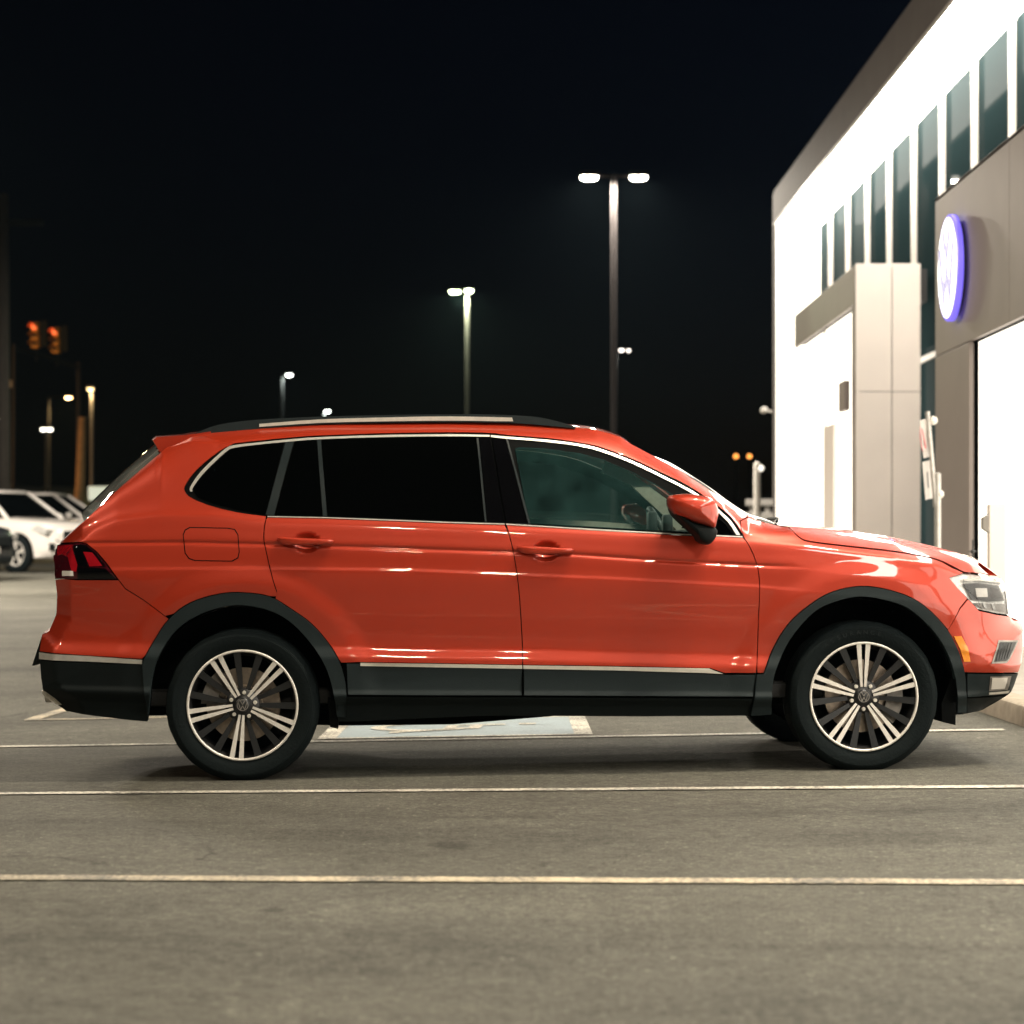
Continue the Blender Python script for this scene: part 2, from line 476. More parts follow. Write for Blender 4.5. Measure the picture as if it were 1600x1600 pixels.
# accessible bay panel: white border, blue field, white wheelchair sign
def bay_panel():
    root = empty('accessible_bay_marking', (-.32, 13.62, float(gz(-.32, 13.6))))
    tag(root, kind='structure')
    x0, x1, y0, y1 = -1.06, .44, 12.88, 14.38
    def rect(nm, a, b_, c, d, m, lift):
        n = 8
        L_ = [(a + (b_ - a) * i / n, c) for i in range(n + 1)]; R_ = [(a + (b_ - a) * i / n, d) for i in range(n + 1)]
        o = sheet(nm, L_, R_, m, lift); o.parent = root; o.matrix_parent_inverse = Matrix.Translation(-Vector(root.location)); return o
    rect('blue_field', x0 + .1, x1 - .1, y0 + .06, y1 - .1, M['blue_paint'], .005)
    rect('border', x0, x1, y0, y0 + .06, M['line_white'], .006)
    rect('border', x0, x1, y1 - .1, y1, M['line_white'], .006)
    rect('border', x0, x0 + .1, y0 + .06, y1 - .1, M['line_white'], .006)
    rect('border', x1 - .1, x1, y0 + .06, y1 - .1, M['line_white'], .006)
    # figure lies with its head towards the building (+X)
    cx, cy = -.36, 13.6
    def stroke(pts, w, nm):
        L_, R_ = [], []
        for i, p in enumerate(pts):
            a = np.array(pts[max(i - 1, 0)]); b_ = np.array(pts[min(i + 1, len(pts) - 1)])
            d = (b_ - a) / np.linalg.norm(b_ - a); nn = np.array((-d[1], d[0])) * w / 2
            L_.append(tuple(np.array(p) - nn)); R_.append(tuple(np.array(p) + nn))
        o = sheet(nm, L_, R_, M['line_white'], .009); o.parent = root; o.matrix_parent_inverse = Matrix.Translation(-Vector(root.location))
    arc = [(cx - .14 + .27 * math.cos(t), cy + .02 + .27 * math.sin(t)) for t in np.linspace(math.radians(75), math.radians(335), 28)]
    stroke(arc, .085, 'wheel_arc')
    stroke([(cx + .32, cy + .12), (cx + .02, cy + .08), (cx - .0, cy - .22), (cx - .3, cy - .34), (cx - .28, cy - .42)], .09, 'body_stroke')
    stroke([(cx + .16, cy + .08), (cx + .14, cy - .18)], .07, 'arm_stroke')
    stroke([(cx + .40, cy + .13), (cx + .50, cy + .13)], .10, 'head_dot')
bay_panel()
e0 = ground_px(39, 1126); e1 = ground_px(103, 1109)
stripe('hatch_line', e0, (e0[0] + 5.2, e0[1] + .35), .09, M['line'])
stripe('hatch_line', (e0[0] + .03, e0[1] + .06), (e1[0] + .05, e1[1] + 1.6), .10, M['line'])

# ------------------------------------------------------------------ the red estate car
PSI = math.radians(3.0)
ALPHA = math.radians(0.60)
AX = 1.395          # half wheelbase
WZ = .338           # wheel centre above the contact plane
YF = -.885          # outer wheel face
dr = 10.534
Rm = Matrix.Rotation(PSI, 4, 'Z') @ Matrix.Rotation(-ALPHA, 4, 'Y')
target = world_pt(379, 1102, dr)
CARM = Matrix.Translation(target - (Rm @ Vector((-AX, YF, WZ)))) @ Rm
CINV = CARM.inverted()
ci = np.array(CINV)
CAML = np.array(CINV @ Vector((0, 0, CZ)))

def ray_local(pts):
    pts = np.asarray(pts, float)
    d = np.stack([(pts[:, 0] - 800) / F, np.ones(len(pts)), -(pts[:, 1] - HY) / F], 1)
    return d @ ci[:3, :3].T

def onplane(pts, c):
    d = ray_local(pts)
    t = (c - CAML[1]) / d[:, 1]
    return np.stack([CAML[0] + d[:, 0] * t, CAML[2] + d[:, 2] * t], 1)

def line_fn(pts, c):
    q = onplane(pts, c); o = np.argsort(q[:, 0]); q = q[o]
    return lambda x: np.interp(x, q[:, 0], q[:, 1])

T_CHAR = [(60, 852), (285, 850), (412, 853), (521, 856), (795, 865), (900, 869), (1040, 879), (1180, 886), (1239, 888), (1400, 905), (1600, 945)]
T_BELT = [(60, 905), (85, 880), (124, 828), (180, 806), (250, 797), (330, 797), (417, 808), (510, 810), (700, 817), (930, 828), (1119, 837), (1161, 840), (1258, 846), (1320, 853), (1400, 862), (1460, 873), (1490, 886), (1520, 896), (1566, 903), (1600, 906)]
T_DLO = [(60, 862), (124, 807), (247, 701), (300, 690), (342, 696), (367, 691), (450, 685), (500, 682), (700, 677), (792, 681), (905, 692), (992, 720), (1077, 762), (1125, 795), (1162, 834), (1231, 832), (1320, 842), (1400, 850), (1495, 873), (1540, 885), (1566, 901), (1600, 904)]
T_TOP = [(60, 880), (85, 870), (93, 848), (124, 814), (247, 706), (300, 678), (405, 669), (500, 662.5), (700, 659), (800, 660.5), (897, 667.5), (930, 671), (967, 681), (984, 691), (1026, 714), (1057, 731), (1110, 766), (1145, 791), (1180, 811), (1215, 820), (1231, 820), (1336, 828), (1390, 836), (1450, 849), (1495, 861), (1540, 876), (1558, 888), (1566, 900), (1600, 903)]
K1 = line_fn([(60, 1080), (540, 1087), (1177, 1090), (1600, 1090)], -.9)
K2 = line_fn([(60, 1030), (222, 1035), (540, 1036), (817, 1042), (1129, 1052), (1600, 1052)], -.9)
K3 = line_fn([(60, 1000), (540, 1008), (650, 1012), (817, 1012), (1180, 1022), (1600, 1020)], -.9)
K4 = line_fn([(60, 892), (400, 890), (641, 893), (960, 906), (1180, 918), (1600, 955)], -.9)
K5 = line_fn(T_CHAR, -.9)
K7 = line_fn(T_BELT, -.87)
K8 = line_fn(T_DLO, -.72)
K9 = line_fn(T_TOP, -.62)
xpx = lambda p, c=-.9: onplane([(p, 900)], c)[0, 0]
X_A, X_B = xpx(1125), xpx(1430)
X_TAIL = xpx(330)
X_CH0, X_CH1 = xpx(1170), xpx(1275)
REAR_OUT = onplane([(247, 708), (190, 757), (124, 814), (103, 835), (93, 848), (85, 872), (84, 905), (88, 930), (87, 959), (75, 986), (65, 992), (60, 1017), (61, 1037), (64, 1060), (66, 1074), (82, 1095), (103, 1111)], -.72)
FRONT_OUT = onplane([(1562, 893), (1567, 902), (1577, 928), (1580, 962), (1599, 976), (1601, 1014), (1593, 1052), (1577, 1085), (1537, 1110)], -.50)

def dist_poly(x, z, P):
    best = np.full(x.shape, 9.0)
    for a, b in zip(P[:-1], P[1:]):
        d = b - a; L2 = d @ d
        t = np.clip(((x - a[0]) * d[0] + (z - a[1]) * d[1]) / L2, 0, 1)
        best = np.minimum(best, np.hypot(x - a[0] - t * d[0], z - a[1] - t * d[1]))
    return best

def sstep(a, b, x):
    t = np.clip((x - a) / (b - a), 0, 1)
    return t * t * (3 - 2 * t)

Z_TL = onplane([(100, 850)], -.8)[0, 1]
BOWLS = []
def Wf(x, z):
    """half width of the body at height z and station x"""
    x = np.asarray(x, float).ravel(); z = np.asarray(z, float).ravel()
    hb = sstep(X_A, X_B, x)
    tl = 1 - sstep(xpx(200), X_TAIL, x)
    ch = 1 - sstep(X_CH0, X_CH1, x)
    ch = ch * sstep(xpx(90), xpx(150), x)
    k9, k8, k7, k5, k4, k3, k2, k1 = K9(x), K8(x), K7(x), K5(x), K4(x), K3(x), K2(x), K1(x)
    keys = [np.full_like(x, .12), k1 - .05, k1 + .002, k1 + .030, k2, k2 + .02, k3, .5 * (k3 + k4), k4, k4 + .014, k5 - .004, k5 + .008, k5 + .018, .5 * (k5 + .018 + k7 - .03), k7 - .028, k7, k8, k9, k9 + .06]
    w7 = .874 - .035 * hb
    w7a = .8885 - .008 * hb
    w8 = w7 - (.40 * (1 - hb)) * (k8 - k7) - hb * .10 - tl * .02
    w9 = w8 - (.105 * (1 - hb) + .20 * hb)
    st4 = .0022 * ch
    b3 = .9005 - st4
    vals = [.80 + 0 * x, .855 + 0 * x, .8985 + 0 * x, .8905 + 0 * x, .8960 + 0 * x, .8975 + 0 * x, .884 + .004 * hb, .897 + 0 * x, .9085 + 0 * x,
            .9075 - st4, .9045 - st4, .9025 - st4 - .0070 * ch, b3, .5 * (b3 + w7a) + .0010, w7a, w7, w8, w9, w9 - .12]
    K = np.stack(keys, 1); V = np.stack([np.broadcast_to(v, x.shape) for v in vals], 1).astype(float)
    for i in range(K.shape[1] - 2, -1, -1):
        K[:, i] = np.minimum(K[:, i], K[:, i + 1] - .0015)
    h = np.diff(K, axis=1); s = np.diff(V, axis=1) / h
    m = np.zeros_like(K)
    s0, s1 = s[:, :-1], s[:, 1:]; h0, h1 = h[:, :-1], h[:, 1:]
    w1 = 2 * h1 + h0; w2 = h1 + 2 * h0
    with np.errstate(divide='ignore', invalid='ignore'):
        mm = (w1 + w2) / (w1 / s0 + w2 / s1)
    m[:, 1:-1] = np.where(s0 * s1 > 0, mm, 0)
    m[:, 0] = s[:, 0]; m[:, -1] = s[:, -1]
    zc = np.clip(z, K[:, 0], K[:, -1])
    idx = np.clip((zc[:, None] >= K).sum(1) - 1, 0, K.shape[1] - 2)
    r = np.arange(len(x))
    hh = h[r, idx]; t = (zc - K[r, idx]) / hh
    w = (V[r, idx] * (1 + 2 * t) * (1 - t) ** 2 + m[r, idx] * hh * t * (1 - t) ** 2 + V[r, idx + 1] * t * t * (3 - 2 * t) + m[r, idx + 1] * hh * t * t * (t - 1))
    # flares over the wheel arches
    for cx in (-AX, AX):
        rr = np.hypot(x - cx, z - WZ)
        fl = .010 * (1 - sstep(.53, .63, rr)) * sstep(.1, .45, z)
        w = w + fl
    # ends turn in
    d = dist_poly(x, z, REAR_OUT)
    w = w - .085 * np.clip(1 - d / .088, 0, 1) ** 1.15 * (1 - sstep(Z_TL - .02, Z_TL + .12, z)) - .06 * np.clip(1 - d / .62, 0, 1) ** 2
    d = dist_poly(x, z, FRONT_OUT)
    w = w - .30 * np.clip(1 - d / .60, 0, 1) ** 3.2 - .05 * np.clip(1 - d / .06, 0, 1) ** 1.5
    # finger bowls behind the handles
    for (bx, bz, rx, rz) in BOWLS:
        q = ((x - bx) / rx) ** 2 + ((z - bz) / rz) ** 2
        w = w - .026 * np.clip(1 - q, 0, 1) ** .8
    return w

def S(pts):
    """sight lines through pixels -> (x, z) on the body side"""
    pts = np.asarray(pts, float); n = len(pts)
    cs = np.linspace(-.97, -.30, 135)
    d = ray_local(pts)
    t = (cs[None, :] - CAML[1]) / d[:, 1:2]
    x = CAML[0] + d[:, 0:1] * t; z = CAML[2] + d[:, 2:3] * t
    w = Wf(x.ravel(), z.ravel()).reshape(x.shape)
    g = w + cs[None, :]            # >0 once inside
    hit = g > 0
    k = np.where(hit.any(1), hit.argmax(1), len(cs) - 1); k = np.clip(k, 1, None)
    r = np.arange(n)
    g0, g1 = g[r, k - 1], g[r, k]
    f = np.clip(g0 / (g0 - g1 + 1e-12), 0, 1)
    return np.stack([x[r, k - 1] + (x[r, k] - x[r, k - 1]) * f, z[r, k - 1] + (z[r, k] - z[r, k - 1]) * f], 1)

for (bx, by) in ((479, 848), (853, 861)):
    q = S([(bx, by)])[0]
    BOWLS.append((q[0], q[1], .062, .046))

def inset(P, g):
    P = np.asarray(P, float)
    area = .5 * np.sum(P[:, 0] * np.roll(P[:, 1], -1) - np.roll(P[:, 0], -1) * P[:, 1])
    if area < 0: P = P[::-1].copy()
    if g == 0: return P
    e = np.roll(P, -1, 0) - P
    L = np.linalg.norm(e, axis=1, keepdims=True) + 1e-9
    nrm = np.stack([-e[:, 1], e[:, 0]], 1) / L
    a = nrm + np.roll(nrm, 1, 0)
    ln = np.linalg.norm(a, axis=1, keepdims=True) + 1e-6
    a = a / ln
    k = 1 / np.clip((a * nrm).sum(1, keepdims=True), .45, 1)
    return P + a * g * k

def dedupe(P, eps=.0012):
    out = [P[0]]
    for p in P[1:]:
        if np.hypot(*(p - out[-1])) > eps: out.append(p)
    if np.hypot(*(out[0] - out[-1])) < eps: out.pop()
    return np.array(out)

def clip_cell(poly, x0, x1, z0, z1):
    for ax, lim, sgn in ((0, x0, 1), (0, x1, -1), (1, z0, 1), (1, z1, -1)):
        if not poly: return poly
        out = []
        for i in range(len(poly)):
            a = poly[i - 1]; b = poly[i]
            da = (a[ax] - lim) * sgn; db = (b[ax] - lim) * sgn
            if (da >= 0) != (db >= 0):
                t = da / (da - db)
                out.append((a[0] + (b[0] - a[0]) * t, a[1] + (b[1] - a[1]) * t))
            if db >= 0: out.append(b)
        poly = out
    return poly

def panel(name, P, m, parent, off=0.0, gap=.0022, rim=.022, step=(.016, .006), holes=(), both=True, surf=None, inset_done=False):
    """a sheet of bodywork: the outline P (x, z) laid on the body side surface, with turned-in edges"""
    P = inset(dedupe(np.asarray(P, float)), gap)
    rings = [P] + [inset(dedupe(np.asarray(h, float)), -gap) for h in holes]
    allp = [p for r in rings for p in r]
    tris = tessellate_polygon([[Vector((p[0], p[1], 0)) for p in r] for r in rings])
    tri = [[tuple(allp[i]) for i in t] for t in tris]
    lo = P.min(0); hi = P.max(0)
    sx, sz = step
    i0, i1 = int(math.floor(lo[0] / sx)), int(math.ceil(hi[0] / sx))
    j0, j1 = int(math.floor(lo[1] / sz)), int(math.ceil(hi[1] / sz))
    cells = {}
    for t in tri:
        xs = [p[0] for p in t]; zs = [p[1] for p in t]
        for i in range(int(math.floor(min(xs) / sx)), int(math.floor(max(xs) / sx)) + 1):
            for j in range(int(math.floor(min(zs) / sz)), int(math.floor(max(zs) / sz)) + 1):
                cells.setdefault((i, j), []).append(t)
    # cells crossed by an outline edge
    edge_cells = set()
    for r in rings:
        for a, b in zip(r, np.roll(r, -1, 0)):
            n = int(np.hypot(*(b - a)) / (min(sx, sz) * .3)) + 2
            for q in np.linspace(0, 1, n):
                p = a + (b - a) * q
                for du in (-1e-4, 1e-4):
                    for dv in (-1e-4, 1e-4):
                        edge_cells.add((int(math.floor((p[0] + du) / sx)), int(math.floor((p[1] + dv) / sz))))
    ids = {}; V = []; Fc = []
    def vid(p):
        k = (round(p[0] * 20000), round(p[1] * 20000))
        if k not in ids:
            ids[k] = len(V); V.append(p)
        return ids[k]
    R_ = [[(float(p[0]), float(p[1])) for p in r] for r in rings]
    def inside(px, pz):
        c = False
        for r in R_:
            n = len(r)
            for i in range(n):
                a = r[i - 1]; b = r[i]
                if (a[1] > pz) != (b[1] > pz) and px < (b[0] - a[0]) * (pz - a[1]) / (b[1] - a[1]) + a[0]:
                    c = not c
        return c
    for (i, j), ts in cells.items():
        x0, x1, z0, z1 = i * sx, (i + 1) * sx, j * sz, (j + 1) * sz
        if (i, j) not in edge_cells:
            if len(ts) > 0 and inside((x0 + x1) / 2, (z0 + z1) / 2):
                Fc.append([vid((x0, z0)), vid((x1, z0)), vid((x1, z1)), vid((x0, z1))])
            continue
        for t in ts:
            c = clip_cell(list(t), x0, x1, z0, z1)
            if len(c) >= 3:
                ar = sum(c[k - 1][0] * c[k][1] - c[k][0] * c[k - 1][1] for k in range(len(c)))
                if abs(ar) < 1e-8: continue
                if ar < 0: c = c[::-1]
                f = []
                for p in c:
                    q = vid(p)
                    if q not in f: f.append(q)
                if len(f) >= 3: Fc.append(f)
    A = np.array(V)
    def surfy(x, z): return Wf(x, z) + off
    w = surfy(A[:, 0], A[:, 1])
    e = .004
    gx = (Wf(A[:, 0] + e, A[:, 1]) - Wf(A[:, 0] - e, A[:, 1])) / (2 * e)
    gzv = (Wf(A[:, 0], A[:, 1] + e) - Wf(A[:, 0], A[:, 1] - e)) / (2 * e)
    nr = np.stack([-gx, -np.ones(len(A)), -gzv], 1)      # near side: y = -W ; outward normal
    nr = nr / np.linalg.norm(nr, axis=1, keepdims=True)
    verts = [(a[0], -ww, a[1]) for a, ww in zip(A, w)]
    norms = [tuple(v) for v in nr]
    faces = [tuple(f) for f in Fc]
    # turned-in edge
    if rim:
        for r in rings:
            ww = surfy(r[:, 0], r[:, 1]); n = len(r); b0 = len(verts)
            e_ = np.roll(r, -1, 0) - np.roll(r, 1, 0); e_ = e_ / (np.linalg.norm(e_, axis=1, keepdims=True) + 1e-9)
            out = np.stack([e_[:, 1], 0 * e_[:, 0], -e_[:, 0]], 1)
            for k in range(n): verts.append((r[k, 0], -ww[k], r[k, 1])); norms.append(tuple(out[k] * .75 + np.array((0, -.66, 0))))
            for k in range(n): verts.append((r[k, 0], -ww[k] + rim, r[k, 1])); norms.append(tuple(out[k]))
            for k in range(n):
                k2 = (k + 1) % n
                faces.append((b0 + k, b0 + k + n, b0 + k2 + n, b0 + k2))
    objs = []
    for side in ((1, -1) if both else (1,)):
        me = bpy.data.meshes.new(name)
        vv = [(a, b * side, c) for a, b, c in verts]
        ff = faces if side == 1 else [tuple(reversed(f)) for f in faces]
        me.from_pydata(vv, [], ff)
        for p in me.polygons: p.use_smooth = True
        me.normals_split_custom_set_from_vertices([(a, b * side, c) for a, b, c in norms])
        objs.append(link(name, me, m, parent))
    return objs

car = empty('parked_car')
car.matrix_world = CARM
tag(car, 'orange-red five-door car with silver roof rails parked side-on in the foreground', 'car')

seam_rd = [(416, 806), (412, 838), (417.5, 869.5), (426, 904.5), (435, 932.5)]
seam_mid = [(790, 818), (799, 848), (808, 897.5), (813, 950), (816.5, 1013), (816.5, 1040)]
seam_fd = [(1162, 838), (1176.5, 865), (1185, 893), (1187, 924.5), (1185, 970), (1183.5, 1022), (1182, 1052)]
arch_r = spl([(224, 1031), (239, 1004), (264, 967), (297, 942), (342, 928), (380, 926), (421, 932), (454, 951), (487, 975), (515.6, 1008), (532, 1037), (540, 1066), (542, 1087)], 4)
arch_ri = spl([(234, 1105), (238, 1062), (249, 1025), (277, 984), (314, 960), (355, 947.5), (388, 947), (425, 956), (458, 976), (491, 1013), (511.5, 1050), (522, 1091), (526, 1120)], 4)
arch_f = spl([(1193.5, 1052), (1207, 1015), (1231, 976), (1264, 946), (1300, 925), (1345, 916), (1390, 922), (1435, 940), (1474, 976), (1495, 1012), (1507, 1051), (1510, 1090), (1510, 1114)], 4)
arch_fi = spl([(1205.5, 1117), (1207, 1075), (1213, 1045), (1234, 1000), (1270, 958), (1306, 940), (1345, 932.5), (1384, 938.5), (1420, 952), (1459, 988), (1483, 1030), (1493.5, 1075), (1495, 1114)], 4)
def seg(curve, a, b):
    """points of a traced curve between two pixels on it"""
    d = lambda p, q: math.hypot(p[0] - q[0], p[1] - q[1])
    i = min(range(len(curve)), key=lambda k: d(curve[k], a)); j = min(range(len(curve)), key=lambda k: d(curve[k], b))
    return curve[i:j + 1] if i <= j else curve[j:i + 1][::-1]

dlo_top = spl([(367, 693), (400, 689.5), (450, 684.5), (500, 681), (600, 677.5), (700, 676), (765, 677), (792, 680), (855, 685), (905, 691.5), (942, 700), (992, 719), (1030, 737), (1077, 760), (1125, 793), (1146, 813), (1161, 836)], 3)
dlo_rear = spl([(416, 806), (371, 800), (330, 790), (300, 778), (290, 769), (289.5, 759), (308, 734), (342, 706), (367, 693)], 3)
roof_edge = spl([(984, 692), (967, 681.5), (930, 671), (897, 667.5), (800, 661), (700, 659.5), (500, 663), (405, 669.5), (300, 679), (281, 685)], 3)
apil = spl([(1172, 806), (1145, 791), (1110, 766.5), (1057, 731.5), (1026, 714.5), (984, 692)], 3)
seamS = spl(seam_rd, 3); seamM = spl(seam_mid, 3); seamF = spl(seam_fd, 3)
tail_edge = [(130, 815), (105, 838), (94, 848.5)]
tail_top = [(126, 847.5), (136, 850)]
tail_hyp = [(136, 850), (152, 863), (168, 882), (185, 906)]

# quarter panel, roof side and A-pillar are one pressing
body_side = (seamS[::-1] + dlo_rear + dlo_top[1:] + [(1158, 824)] + [(1156, 814)] + apil + roof_edge[1:] +
             [(248, 709), (190, 759)] + tail_edge + tail_top + tail_hyp[1:] + [(196, 920), (225, 938), (258, 963)] +
             seg(arch_r, (264, 967), (421, 932))[1:])
dq = [p for p in body_side]
panel('body_side', S(dq), M['paint'], car)
# fuel flap
flap = [(287, 836), (290, 829), (297, 825), (355, 826), (366, 828), (371, 836), (373, 862), (371, 871), (362, 876), (305, 875), (296, 872), (290, 864)]
panel('fuel_flap_gap', S([(330 + (x - 330) * 1.035, 851 + (y - 851) * 1.06) for x, y in flap]), M['rubber_seal'], car, off=.0006, rim=0, gap=0, both=False)
panel('fuel_flap', S(flap), M['paint'], car, off=.0016, rim=.004, gap=0, both=False)

bump_r = [(185, 906), (120, 906), (96, 904), (86, 906), (89, 930), (88, 959), (76, 986), (66, 991), (64, 998), (61, 1018)] + [(140, 1025), (222, 1030)] + seg(arch_r, (224, 1031), (258, 964))[1:] + [(225, 938), (196, 920)]
panel('rear_bumper', S(bump_r), M['paint'], car)
panel('bumper_chrome_strip', S([(61, 1019), (140, 1025), (222, 1031), (222, 1038), (140, 1034), (61, 1030)]), M['chrome'], car, off=.004, gap=.0008)
panel('rear_lower_cladding', S([(62, 1031), (140, 1035), (223, 1039), (228, 1070), (231, 1128), (205, 1126), (181, 1123), (148, 1119), (103, 1111), (82, 1096), (68, 1084), (64, 1058)]), M['black_plastic'], car, off=.004)

rear_door = [(417, 808), (510, 810), (600, 813.5), (700, 817.5), (789, 820)] + seamM[2:-1] + [(816.5, 1039), (700, 1037), (563, 1035), (533, 1036)] + seg(arch_r, (532, 1037), (435, 934))[1:] + seamS[::-1][1:-1]
panel('rear_door', S(rear_door), M['paint'], car)
front_door = [(791, 820), (930, 828.5), (1077, 837), (1119, 838), (1161, 840)] + seamF[1:-1] + [(1182, 1052), (1132, 1052), (1110, 1044.5), (960, 1041), (817, 1039)] + seamM[::-1][1:-1]
panel('front_door', S(front_door), M['paint'], car)
fender = [(1162.5, 840), (1158, 826), (1157, 814), (1173, 806), (1185, 813), (1218, 821.5), (1231, 823)] + spl([(1244, 836), (1258, 845), (1290, 850), (1320, 853.5), (1400, 862.5), (1460, 873.5), (1487, 886.5), (1505, 894.3)], 3) + [(1505, 896), (1484, 903), (1498, 920), (1512, 935)] + [(1500, 950), (1482, 985)] + seg(arch_f, (1474, 978), (1193.5, 1052))[1:] + [(1183, 1052)] + seamF[::-1][1:-1]
panel('front_fender', S(fender), M['paint'], car)
bump_f = [(1513, 936), (1530, 954), (1556, 960), (1578, 963), (1592, 969), (1597, 976), (1599, 992), (1599.5, 1014), (1597, 1032), (1591, 1051), (1508, 1051)] + seg(arch_f, (1506, 1049), (1483, 988)) + [(1500, 951)]
panel('front_bumper', S(bump_f), M['paint'], car)
hood_edge = spl([(1231, 822), (1244, 835), (1258, 844), (1290, 849), (1320, 852.5), (1400, 861.5), (1460, 872.5), (1490, 885.5), (1506, 893.5), (1520, 895), (1563, 901)], 3)
hood_top = [(1562, 898), (1556, 889.5), (1540, 878), (1495, 863), (1450, 851), (1390, 838), (1336, 830), (1280, 825), (1236, 821.5)]
panel('hood_side', S(hood_edge + hood_top), M['paint'], car)

panel('bumper_chrome_tip', S([(66, 1079), (72, 1081), (86, 1091), (97, 1101), (90, 1102), (78, 1094), (67, 1085)]), M['satin'], car, off=.008, gap=0, rim=.01)
# cladding
def ringpoly(o, i): return list(o) + list(i)[::-1]
panel('rear_wheel_arch_trim', S(ringpoly([(222, 1039), (224, 1031)] + arch_r[1:] + [(541, 1122)], [(231, 1127)] + arch_ri)), M['clad'], car, off=.014, rim=.05)
panel('front_wheel_arch_trim', S(ringpoly([(1172, 1119), (1178, 1090), (1182, 1053), (1193, 1053)] + arch_f[1:], arch_fi)), M['clad'], car, off=.014, rim=.05)
panel('rear_door_cladding', S([(541, 1036), (563, 1036.5), (700, 1040), (816, 1045.5), (816, 1087), (680, 1087), (543, 1086)]), M['clad'], car, off=.010)
panel('front_door_cladding', S([(818, 1045.5), (960, 1048), (1100, 1052), (1129, 1054), (1181, 1054), (1177, 1089), (1000, 1088), (818, 1087)]), M['clad'], car, off=.010)
panel('door_chrome_strip', S([(563, 1035.5), (700, 1037.5), (816, 1039.5), (816, 1045), (700, 1043), (563, 1040.5)]), M['satin'], car, off=.016, gap=.0006)
panel('door_chrome_strip', S([(817.5, 1039.5), (960, 1041.5), (1108, 1044.5), (1130, 1053), (1100, 1051.5), (960, 1047.5), (817.5, 1045)]), M['satin'], car, off=.016, gap=.0006)
panel('rocker_panel', S([(541, 1088), (817, 1089), (1177, 1091), (1170, 1119), (1000, 1120), (760, 1119), (640, 1124), (560, 1128), (528, 1128), (526, 1110)]), M['black_plastic'], car, off=.0, rim=.3)
panel('front_lower_cladding', S([(1511, 1052), (1591, 1052), (1584, 1072), (1576, 1085), (1545, 1088), (1511, 1090)]), M['clad'], car, off=.003)
panel('front_lip', S([(1511, 1091), (1545, 1089), (1575, 1086), (1556, 1098), (1536, 1109), (1511, 1115)]), M['black_plastic'], car, off=-.004)

# glass and window surrounds
panel('rear_window_surround', S(dlo_rear + dlo_top[1:seg(dlo_top, dlo_top[0], (790, 680)).__len__()] + [(825, 818), (790, 818), (700, 815.5), (510, 808.5), (430, 806.5)]), M['rubber_seal'], car, off=-.010, gap=0, rim=.0)
fw_out = [(792, 681)] + seg(dlo_top, (800, 681), (1161, 836)) + [(1119, 836.5), (1077, 835), (930, 827), (826, 819.5)]
fw_in = [(806, 702), (812, 700)] + [(850, 701.5), (905, 709), (942, 719), (985, 737), (1023, 757), (1057, 777), (1085, 798), (1100, 812), (1110, 832), (1077, 831), (930, 823), (828, 817)]
panel('front_window_surround', S(fw_out), M['rubber_seal'], car, off=-.010, gap=0, rim=.012, holes=[S(fw_in)])
def strip_along(curve, w0, w1):
    """ribbon just under a traced curve"""
    return curve + [(x + .35 * (w1), y + w1) for x, y in curve[::-1]]
ch_r = spl([(297, 768), (297, 761), (309, 742.5), (325, 725), (352.5, 700.5), (365, 695.5), (400, 691.5), (450, 686.5), (500, 682.8), (600, 679.5), (700, 678.3), (765, 679.2)], 3)
ch_r2 = spl([(765, 682.4), (700, 681.6), (600, 682.8), (500, 686.2), (450, 690), (400, 695), (367, 699.5), (354, 705), (328, 729), (312, 746.5), (301, 762.5), (300.5, 768)], 3)
panel('window_chrome_strip', S(ch_r + ch_r2), M['chrome'], car, off=-.003, gap=0, rim=.006)
ch_f = spl([(767, 679.4), (792, 682), (855, 687), (905, 693.5), (942, 702.5), (992, 721.5), (1030, 740), (1077, 764), (1110, 785), (1130, 802), (1144, 816), (1157, 836)], 3)
ch_f2 = spl([(1151, 836), (1139, 817), (1125, 803.5), (1106, 787), (1075, 767), (1029, 743.6), (990, 725), (941, 706.2), (904, 697), (854, 690.4), (792, 685.4), (767, 682.8)], 3)
panel('window_chrome_strip', S(ch_f + ch_f2), M['chrome'], car, off=-.003, gap=0, rim=.006)
panel('belt_chrome_strip', S([(418, 806.2), (510, 808), (600, 811.3), (700, 815.3), (789, 818), (789, 819.6), (700, 817), (600, 813), (510, 809.6), (418, 807.8)]), M['chrome'], car, off=.001, gap=0, rim=.004)
panel('belt_chrome_strip', S([(791, 818), (930, 826.4), (1077, 834.6), (1119, 836), (1160, 838), (1160, 839.6), (1119, 837.6), (1077, 836.4), (930, 828.2), (791, 819.8)]), M['chrome'], car, off=.001, gap=0, rim=.004)
panel('quarter_window', S(spl([(303, 767), (304, 761), (315, 746), (331, 728.5), (357, 705), (369, 700), (400, 696), (444, 691.5)], 3) + [(414, 803.5), (372, 796), (332, 786), (308, 776)]), M['privacy'], car, off=-.004, gap=0, rim=.004)
panel('pillar_trim', S([(446, 691), (459, 690), (428, 806), (415, 804)]), M['trim_teal'], car, off=-.0015, gap=.0005, rim=.006)
panel('rear_door_small_window', S([(461, 689.5), (494, 687.5), (503, 806), (430, 804.5)]), M['privacy'], car, off=-.004, gap=0, rim=.004)
panel('window_divider', S([(495.5, 687.4), (501.5, 687), (511, 806.5), (504.5, 806)]), M['trim_teal'], car, off=-.001, gap=0, rim=.006)
panel('rear_door_window', S([(503, 687), (600, 683.8), (700, 682.6), (744, 683), (757, 815), (700, 813), (600, 809), (512.5, 806.5)]), M['privacy'], car, off=-.004, gap=0, rim=.004)
panel('window_seal', S([(744.5, 684), (747.5, 684), (760.5, 815), (757.5, 815)]), M['trim_teal'], car, off=-.001, gap=0, rim=.004)
